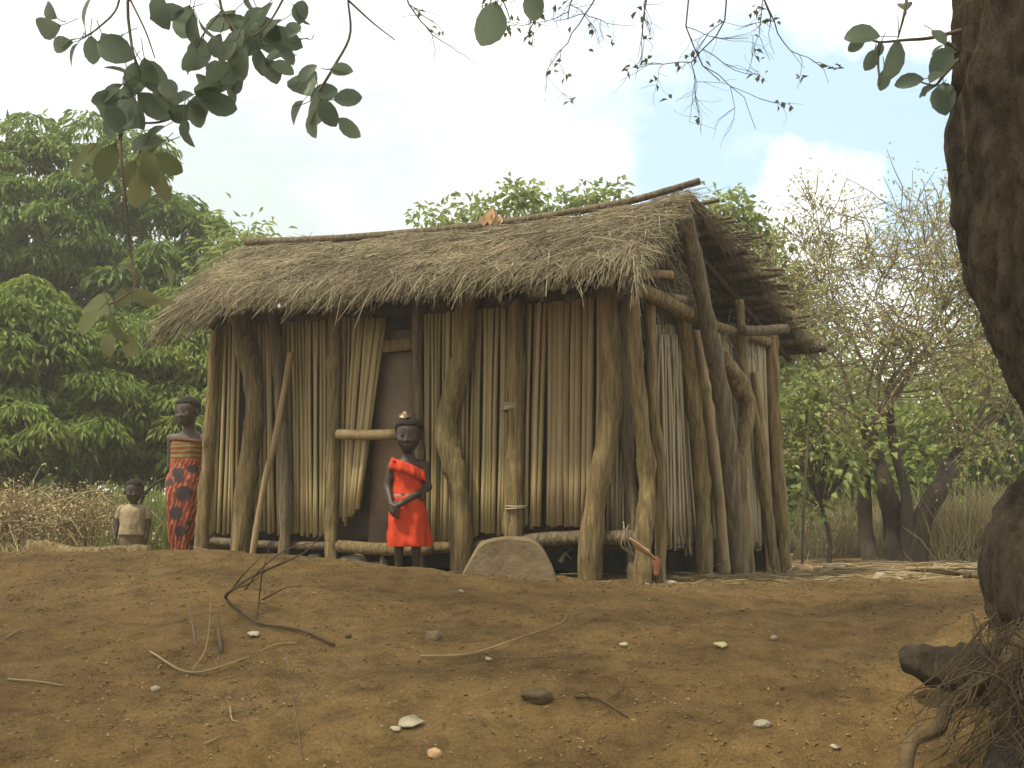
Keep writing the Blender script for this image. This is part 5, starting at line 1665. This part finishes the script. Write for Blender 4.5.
    for px, py, dx, L, dep, tg in ((690, -15, 0.0, 0.55, 3, (0.75, 5.4, EYE + 4.15)), (725, -15, 0.35, 0.42, 3, (0.9, 5.4, EYE + 4.2)), (650, -15, -0.1, 0.3, 2, (0.6, 5.5, EYE + 4.2)), (600, -20, -0.25, 0.3, 3, (0.4, 5.6, EYE + 4.15)), (575, -18, -0.1, 0.2, 2, (0.3, 5.6, EYE + 4.1)), (490, -20, 0.1, 0.22, 2, (-0.1, 5.55, EYE + 4.1)), (400, -15, 0.5, 0.25, 2, (-0.6, 5.4, EYE + 4.0)), (760, -15, 0.3, 0.3, 2, (1.0, 5.4, EYE + 4.2)), (545, -18, -0.3, 0.25, 2, (0.1, 5.6, EYE + 4.1))):
        p = P(px, py, Yt)
        twig(p, np.array((dx, 0, -1.0)), L, 0.0042, dep)
        tube(tw, spline([p, (p + np.array(tg)) / 2 + np.array((0.06, 0, 0.02)), tg], 10), np.linspace(0.006, 0.012, 10), 5, 0)
    tw.build('bare_twigs', 'twig', root)
    mb = MB(); leaves(mb, np.array(tl), np.array(td), rng.uniform(0.022, 0.045, len(tl)), rng.uniform(0.015, 0.026, len(tl)))
    mb.build('twig_leaves', 'brown_leaf', root)
    # ---- roots
    def rootbar(pts, r, rough=0.5, m='root'):
        q = spline(np.array(pts), 60); mb = MB()
        tube(mb, q, np.interp(np.linspace(0, 1, 60), np.linspace(0, 1, len(r)), r), 20, rough, nf=8)
        mb.build('root', m, root, smooth=True)
    rootbar([P(1060, 640, 4.2), P(1010, 668, 4.1), P(960, 672, 4.1), P(925, 662, 4.15), P(908, 654, 4.2), P(901, 650, 4.22)], [0.12, 0.105, 0.088, 0.066, 0.042, 0.010], m='bark')
    rootbar([P(1030, 650, 4.0), P(985, 680, 3.85), P(950, 705, 3.78), P(938, 728, 3.7), P(912, 742, 3.65), P(905, 775, 3.55), P(900, 800, 3.5)], [0.04, 0.03, 0.025, 0.024, 0.022, 0.02, 0.018], 0.25)
    rootbar([P(1060, 680, 4.0), P(1030, 720, 3.8), P(1005, 760, 3.65), P(990, 800, 3.5)], [0.09, 0.07, 0.055, 0.05], m='bark')
    rootbar([P(1050, 600, 4.05), P(1018, 650, 3.85), P(1000, 690, 3.8), P(1010, 740, 3.7)], [0.05, 0.035, 0.03, 0.02])
    mb = MB()
    for q in range(130):
        x = rnd.uniform(965, 1070); y = rnd.uniform(612, 700); yd = rnd.uniform(3.6, 3.95)
        pts = [P(x, y, yd)]
        for z in range(4):
            x += rnd.gauss(-3, 17); y += rnd.uniform(4, 36)
            pts.append(P(x, y, yd - 0.05 * z + rnd.uniform(-.05, .05)))
        pts = [np.array((a[0], a[1], max(a[2], gz(a[0], a[1]) + 0.003))) for a in pts]
        tube(mb, spline(pts, 16), np.linspace(rnd.choice((0.0014, 0.002, 0.0025, 0.0045)), 0.0015, 16), 4, 0, cap=False)
    mb.build('rootlets', 'root', root)
big_tree()

# ================================================================= litter on the bank
def on_ground(pts, lift):
    out = []
    for (x, y), l in zip(pts, lift):
        p = gpt(x, y); p[2] += l
        out.append(p)
    return out
def stick(pts, r, m, name, label, cat, lift=None, branches=()):
    q = on_ground(pts, lift or [0.008] * len(pts))
    r = r * 0.5
    mb = MB(); s = spline(q, 24); tube(mb, s, np.linspace(r, r * 0.4, 24), 6, 0.3, nf=20)
    for bp, bl in branches:
        b = on_ground(bp, bl)
        tube(mb, spline(b, 14), np.linspace(r * 0.6, r * 0.25, 14), 5, 0.1)
    return tag(rebase(mb.build(name, m, smooth=True), q[0]), label, cat)
# arching dead branch (left of centre); points in space above the bank
def space_branch(main, subs, r, m, name, label, cat):
    def SP(a):
        if a[1] >= 597:
            q = gpt(a[0], a[1]); return P(a[0], a[1], q[1] - 0.06)
        return P(*a)
    mb = MB(); s = spline([SP(a) for a in main], 40); tube(mb, s, np.linspace(r * 0.8, r, 40), 7, 0.2, nf=20)
    for sb in subs:
        q = spline([SP(a) for a in sb], 16); tube(mb, q, np.linspace(r * 0.65, r * 0.25, 16), 5, 0.1)
    g0 = SP(main[-1])
    return tag(rebase(mb.build(name, m, smooth=True), g0), label, cat)
def gY(px, py):
    return gpt(px, py)[1]
y1 = gY(333, 643); y2 = gY(262, 622)
space_branch([(285, 562, y2 + .15), (255, 575, y2 + .1), (232, 590, y2), (226, 598, y2), (245, 614, y2), (262, 624, y2 - .02), (290, 628, y2 - .05), (312, 634, y1), (334, 645, y1)],
             [[(226, 597, y2), (243, 575, y2), (262, 556, y2)], [(245, 590, y2), (262, 568, y2), (290, 548, y2), (330, 540, y2)], [(255, 620, y2), (259, 600, y2), (262, 575, y2), (270, 545, y2)], [(262, 600, y2), (285, 588, y2), (302, 586, y2)], [(232, 590, y2), (252, 582, y2), (268, 570, y2 + .1)], [(285, 562, y2), (305, 552, y2), (322, 535, y2)]],
             0.0075, 'root', 'dead_branch', 'forked dead branch arching up from the bank before the hut', 'branch')
stick([(150, 655), (190, 676), (240, 662), (275, 648), (298, 645)], 0.009, 'pale_twig', 'stick', 'long curved pale stick under the arching dead branch', 'stick', branches=[([(192, 674), (206, 655), (210, 625)], [0.01, 0.03, 0.09])])
stick([(221, 655), (216, 628)], 0.02, 'root', 'stick', 'short thick stub standing out of the soil by the dead branch', 'stick', [0.0, 0.06])
stick([(196, 648), (188, 618)], 0.008, 'twig', 'stick', 'thin dark twig stuck upright left of the thick stub', 'stick', [0.0, 0.06])
stick([(8, 682), (40, 684), (63, 690)], 0.010, 'pale_twig', 'stick', 'pale stick lying at the far left of the bank', 'stick')
stick([(420, 658), (470, 657), (520, 640), (560, 626), (567, 616)], 0.009, 'pale_twig', 'stick', 'long thin pale stick lying in the middle of the bank', 'stick')
stick([(575, 700), (600, 704), (628, 722)], 0.013, 'root', 'stick', 'bent dark stick lying right of the bottom centre', 'stick', branches=[([(608, 704), (620, 696), (625, 682)], [0.01, 0.012, 0.01])])
stick([(286, 660), (293, 700), (303, 768)], 0.005, 'twig', 'stick', 'very thin dry stem running down the bank to the bottom', 'stick')
stick([(230, 710), (232, 722), (238, 726)], 0.008, 'pale_twig', 'stick', 'tiny hooked pale twig below the curved pale stick', 'stick')
stick([(205, 748), (222, 738)], 0.007, 'pale_twig', 'stick', 'tiny straight pale twig near the bottom left', 'stick')
stick([(905, 607), (935, 603)], 0.005, 'pale_twig', 'stick', 'thin pale straw lying near the roots at right', 'stick')
stick([(5, 640), (20, 632)], 0.008, 'pale_twig', 'stick', 'short pale twig above the stick at the far left', 'stick')
# sticks on the lit terrace at the right
def flat_stick(px0, px1, Y0, Y1, r, label, m='root', sub=True):
    pts = []
    for t in np.linspace(0, 1, 6):
        Y = Y0 + (Y1 - Y0) * t + rnd.uniform(-.08, .08); x = (px0 + (px1 - px0) * t - 512) / F * Y
        pts.append((x, Y, gz(x, Y) + r * 0.8 + rnd.uniform(0, 0.02)))
    mb = MB(); s = spline(pts, 24); tube(mb, s, np.linspace(r, r * 0.4, 24), 6, 0.15, nf=12)
    if sub:
        for k in (8, 14):
            d = np.array((rnd.choice((-1, 1)) * rnd.uniform(.25, .4), rnd.uniform(-.2, .2), 0.02))
            tube(mb, spline([s[k], s[k] + d * 0.5 + np.array((0, 0, .02)), s[k] + d], 8), np.linspace(r * .6, r * .3, 8), 5, 0)
    tag(rebase(mb.build('stick', m, smooth=True), s[0]), label, 'stick')
flat_stick(985, 910, 8.0, 8.6, 0.02, 'crooked grey stick lying on the lit ground by the stone at right', sub=True)
flat_stick(960, 985, 7.6, 7.5, 0.026, 'short thick stick end beside the big trunk on lit ground', sub=False)
flat_stick(900, 1000, 9.5, 9.9, 0.014, 'long pale stick on the lit ground under the forked tree', 'pale_twig')
flat_stick(820, 880, 10.2, 11.0, 0.014, 'pale stick lying beyond the last hut post', 'pale_twig')
flat_stick(870, 940, 11.2, 11.8, 0.013, 'pale stick in front of the forked trunk', 'pale_twig', False)
flat_stick(830, 905, 9.0, 8.8, 0.008, 'thin bowed twig beside the white stone at right', 'twig', False)

def flake(px, py, s, m, name, label, cat, rot=0.0):
    c = gpt(px, py); n = 9
    mb = MB(); top, bot = [], []
    for k in range(n):
        a = k / n * 6.283
        r = s * (0.75 + 0.35 * n3(math.cos(a) * 2 + px, math.sin(a) * 2 + py))
        x, y = math.cos(a) * r, math.sin(a) * r * 0.7
        x, y = x * math.cos(rot) - y * math.sin(rot), x * math.sin(rot) + y * math.cos(rot)
        z = 0.012 + 0.014 * n3(k * 1.7, px) + y * 0.35
        top.append((x, y, z + 0.004)); bot.append((x, y, z - 0.001))
    v = top + bot
    mb.add(v, [list(range(n)), list(range(2 * n - 1, n - 1, -1))] + [[k, n + k, n + (k + 1) % n, (k + 1) % n] for k in range(n)])
    o = mb.build(name, m)
    o.location = (c[0], c[1], c[2])
    return tag(o, label, cat)
flake(411, 729, 0.062, 'paper', 'paper_scrap', 'largest pale paper scrap lying near the bottom of the bank', 'paper')
flake(396, 734, 0.022, 'paper', 'paper_scrap', 'little paper piece touching the largest scrap', 'paper')
flake(720, 648, 0.042, 'yellow_paper', 'paper_scrap', 'yellowish paper scrap lying on the bank right of centre', 'paper')
flake(624, 648, 0.024, 'paper', 'paper_scrap', 'small white paper scrap left of the yellowish scrap', 'paper')
flake(489, 662, 0.02, 'paper', 'paper_scrap', 'small white paper scrap just below the long thin stick', 'paper')
flake(253, 638, 0.034, 'paper', 'paper_scrap', 'white paper scrap under the arching dead branch', 'paper')
flake(461, 594, 0.02, 'paper', 'paper_scrap', 'small white paper scrap below the stone block', 'paper')
flake(836, 752, 0.02, 'paper', 'paper_scrap', 'small white paper scrap at the bottom right', 'paper')
def stone(px, py, r, m, label, amp=0.3):
    c = gpt(px, py)
    blob('stone', m, (c[0], c[1], c[2] + r[2] * 0.35), r, px * 0.37, amp, 1.4, sub=3, label=label, cat='stone')
stone(433, 640, (0.035, 0.03, 0.03), 'stone', 'small grey stone lying beside the long thin stick')
stone(348, 637, (0.016, 0.014, 0.012), 'root', 'tiny dark stone right of the arching dead branch')
stone(538, 701, (0.055, 0.04, 0.03), 'root', 'flat dark brown stone at the lower centre of the bank')
stone(762, 727, (0.03, 0.025, 0.016), 'white_stone', 'flat pale grey pebble at the lower right of the bank')
stone(435, 757, (0.024, 0.02, 0.02), 'peach', 'small orange-brown stone at the bottom near the largest scrap')
stone(155, 692, (0.018, 0.015, 0.012), 'white_stone', 'tiny pale stone at the lower left')
stone(774, 640, (0.015, 0.014, 0.012), 'white_stone', 'tiny white stone right of the yellowish scrap')
for px, Y, r, lab in ((875, 7.9, (0.045, 0.04, 0.035), 'rounded white stone on the lit ground at right'), (668, 7.35, (0.05, 0.04, 0.025), 'flat pale stone at the foot of the corner posts'), (800, 9.3, (0.08, 0.06, 0.05), 'pinkish lump lying at the foot of the last hut post')):
    x = (px - 512) / F * Y
    blob('stone', 'white_stone' if px != 800 else 'peach', (x, Y, gz(x, Y) + r[2] * 0.3), r, px, 0.3, 1.5, label=lab, cat='stone')

# soil clods, fine gravel and leaf litter: nobody could count them
def scatter(name, m, label, n, smin, smax, region, flat=0.6):
    mb = MB()
    base = np.array([(1, 0, 0), (-.5, .86, 0), (-.5, -.86, 0), (0.1, 0.1, .8), (0, 0, -.6)])
    fs = np.array([(0, 1, 3), (1, 2, 3), (2, 0, 3), (1, 0, 4), (2, 1, 4), (0, 2, 4)])
    V, Fc, k = [], [], 0
    for _ in range(n):
        x = rnd.uniform(region[0], region[1]); y = rnd.uniform(region[2], region[3])
        if n3(x * 1.4, y * 1.4, 2) < rnd.uniform(-0.6, 0.35): continue
        s = smin + (smax - smin) * rnd.random() ** 3
        a = rnd.uniform(0, 6.28); c, q = math.cos(a), math.sin(a)
        b = base * rng.uniform(0.6, 1.3, (5, 3)) * np.array((s, s, s * flat))
        V.append(np.column_stack([b[:, 0] * c - b[:, 1] * q + x, b[:, 0] * q + b[:, 1] * c + y, b[:, 2] + gz(x, y) + s * 0.15])); Fc.append(fs + k * 5); k += 1
    mb.addmany(np.concatenate(V), np.concatenate(Fc))
    tag(mb.build(name, m), label, 'soil', kind='stuff')
scatter('soil_clods', 'clod', 'brown soil clods and gravel scattered over the bank', 22000, 0.003, 0.012, (-3.6, 3.4, 3.1, 7.6))
p0, d = [], []
for _ in range(9000):
    x = rnd.uniform(-3.6, 3.2); y = rnd.uniform(3.1, 7.8)
    if n3(x * 1.1, y * 1.1, 12) < rnd.uniform(-0.5, 0.4): continue
    p0.append((x, y, gz(x, y) + 0.006)); d.append((rnd.gauss(0, 1), rnd.gauss(0, 1), rnd.uniform(-.05, .12)))
mb = MB(); n = len(p0)
leaves(mb, np.array(p0), np.array(d), rng.uniform(0.006, 0.028, n), rng.uniform(0.003, 0.010, n), rng.normal(size=(n, 3)) * 0.25 + np.array((0, 0, 1)))
tag(mb.build('leaf_litter', 'litter'), 'small dry leaf bits strewn over the bank', 'litter', kind='stuff')
# chips and straw on the terrace
p0, d = [], []
for _ in range(1500):
    Y = rnd.uniform(7.2, 13); px = rnd.uniform(640, 1030) if rnd.random() < 0.8 else rnd.uniform(200, 640); x = (px - 512) / F * Y
    p0.append((x, Y, gz(x, Y) + 0.006)); d.append((rnd.gauss(0, 1), rnd.gauss(0, 1), rnd.uniform(-.05, .12)))
mb = MB(); n = len(p0); strips(mb, np.array(p0), np.array(d), rng.uniform(0.05, 0.25, n), rng.uniform(0.004, 0.01, n), 0.02)
tag(mb.build('straw_litter', 'straw_gold'), 'straw and chips strewn on the lit ground round the hut', 'litter', kind='stuff')

# ================================================================= haze volume, added for an overall milky veil
mb = MB()
x0, x1, y0, y1, z0, z1 = -80.0, 80.0, -12.0, 78.0, EYE - 4.0, EYE + 13.0
V8 = [(x, y, z) for z in (z0, z1) for y in (y0, y1) for x in (x0, x1)]
mb.add(V8, [(0, 2, 3, 1), (4, 5, 7, 6), (0, 1, 5, 4), (2, 6, 7, 3), (0, 4, 6, 2), (1, 3, 7, 5)])
hm = bpy.data.materials.new('haze')
hm.use_nodes = True
hn = hm.node_tree.nodes; hn.clear()
ho = hn.new('ShaderNodeOutputMaterial'); hv = hn.new('ShaderNodeVolumePrincipled')
hv.inputs['Color'].default_value = (0.95, 0.92, 0.78, 1)
hv.inputs['Density'].default_value = 0.0038
hv.inputs['Anisotropy'].default_value = 0.2
hm.node_tree.links.new(hv.outputs[0], ho.inputs['Volume'])
haze = tag(mb.build('haze', hm), kind='stuff')
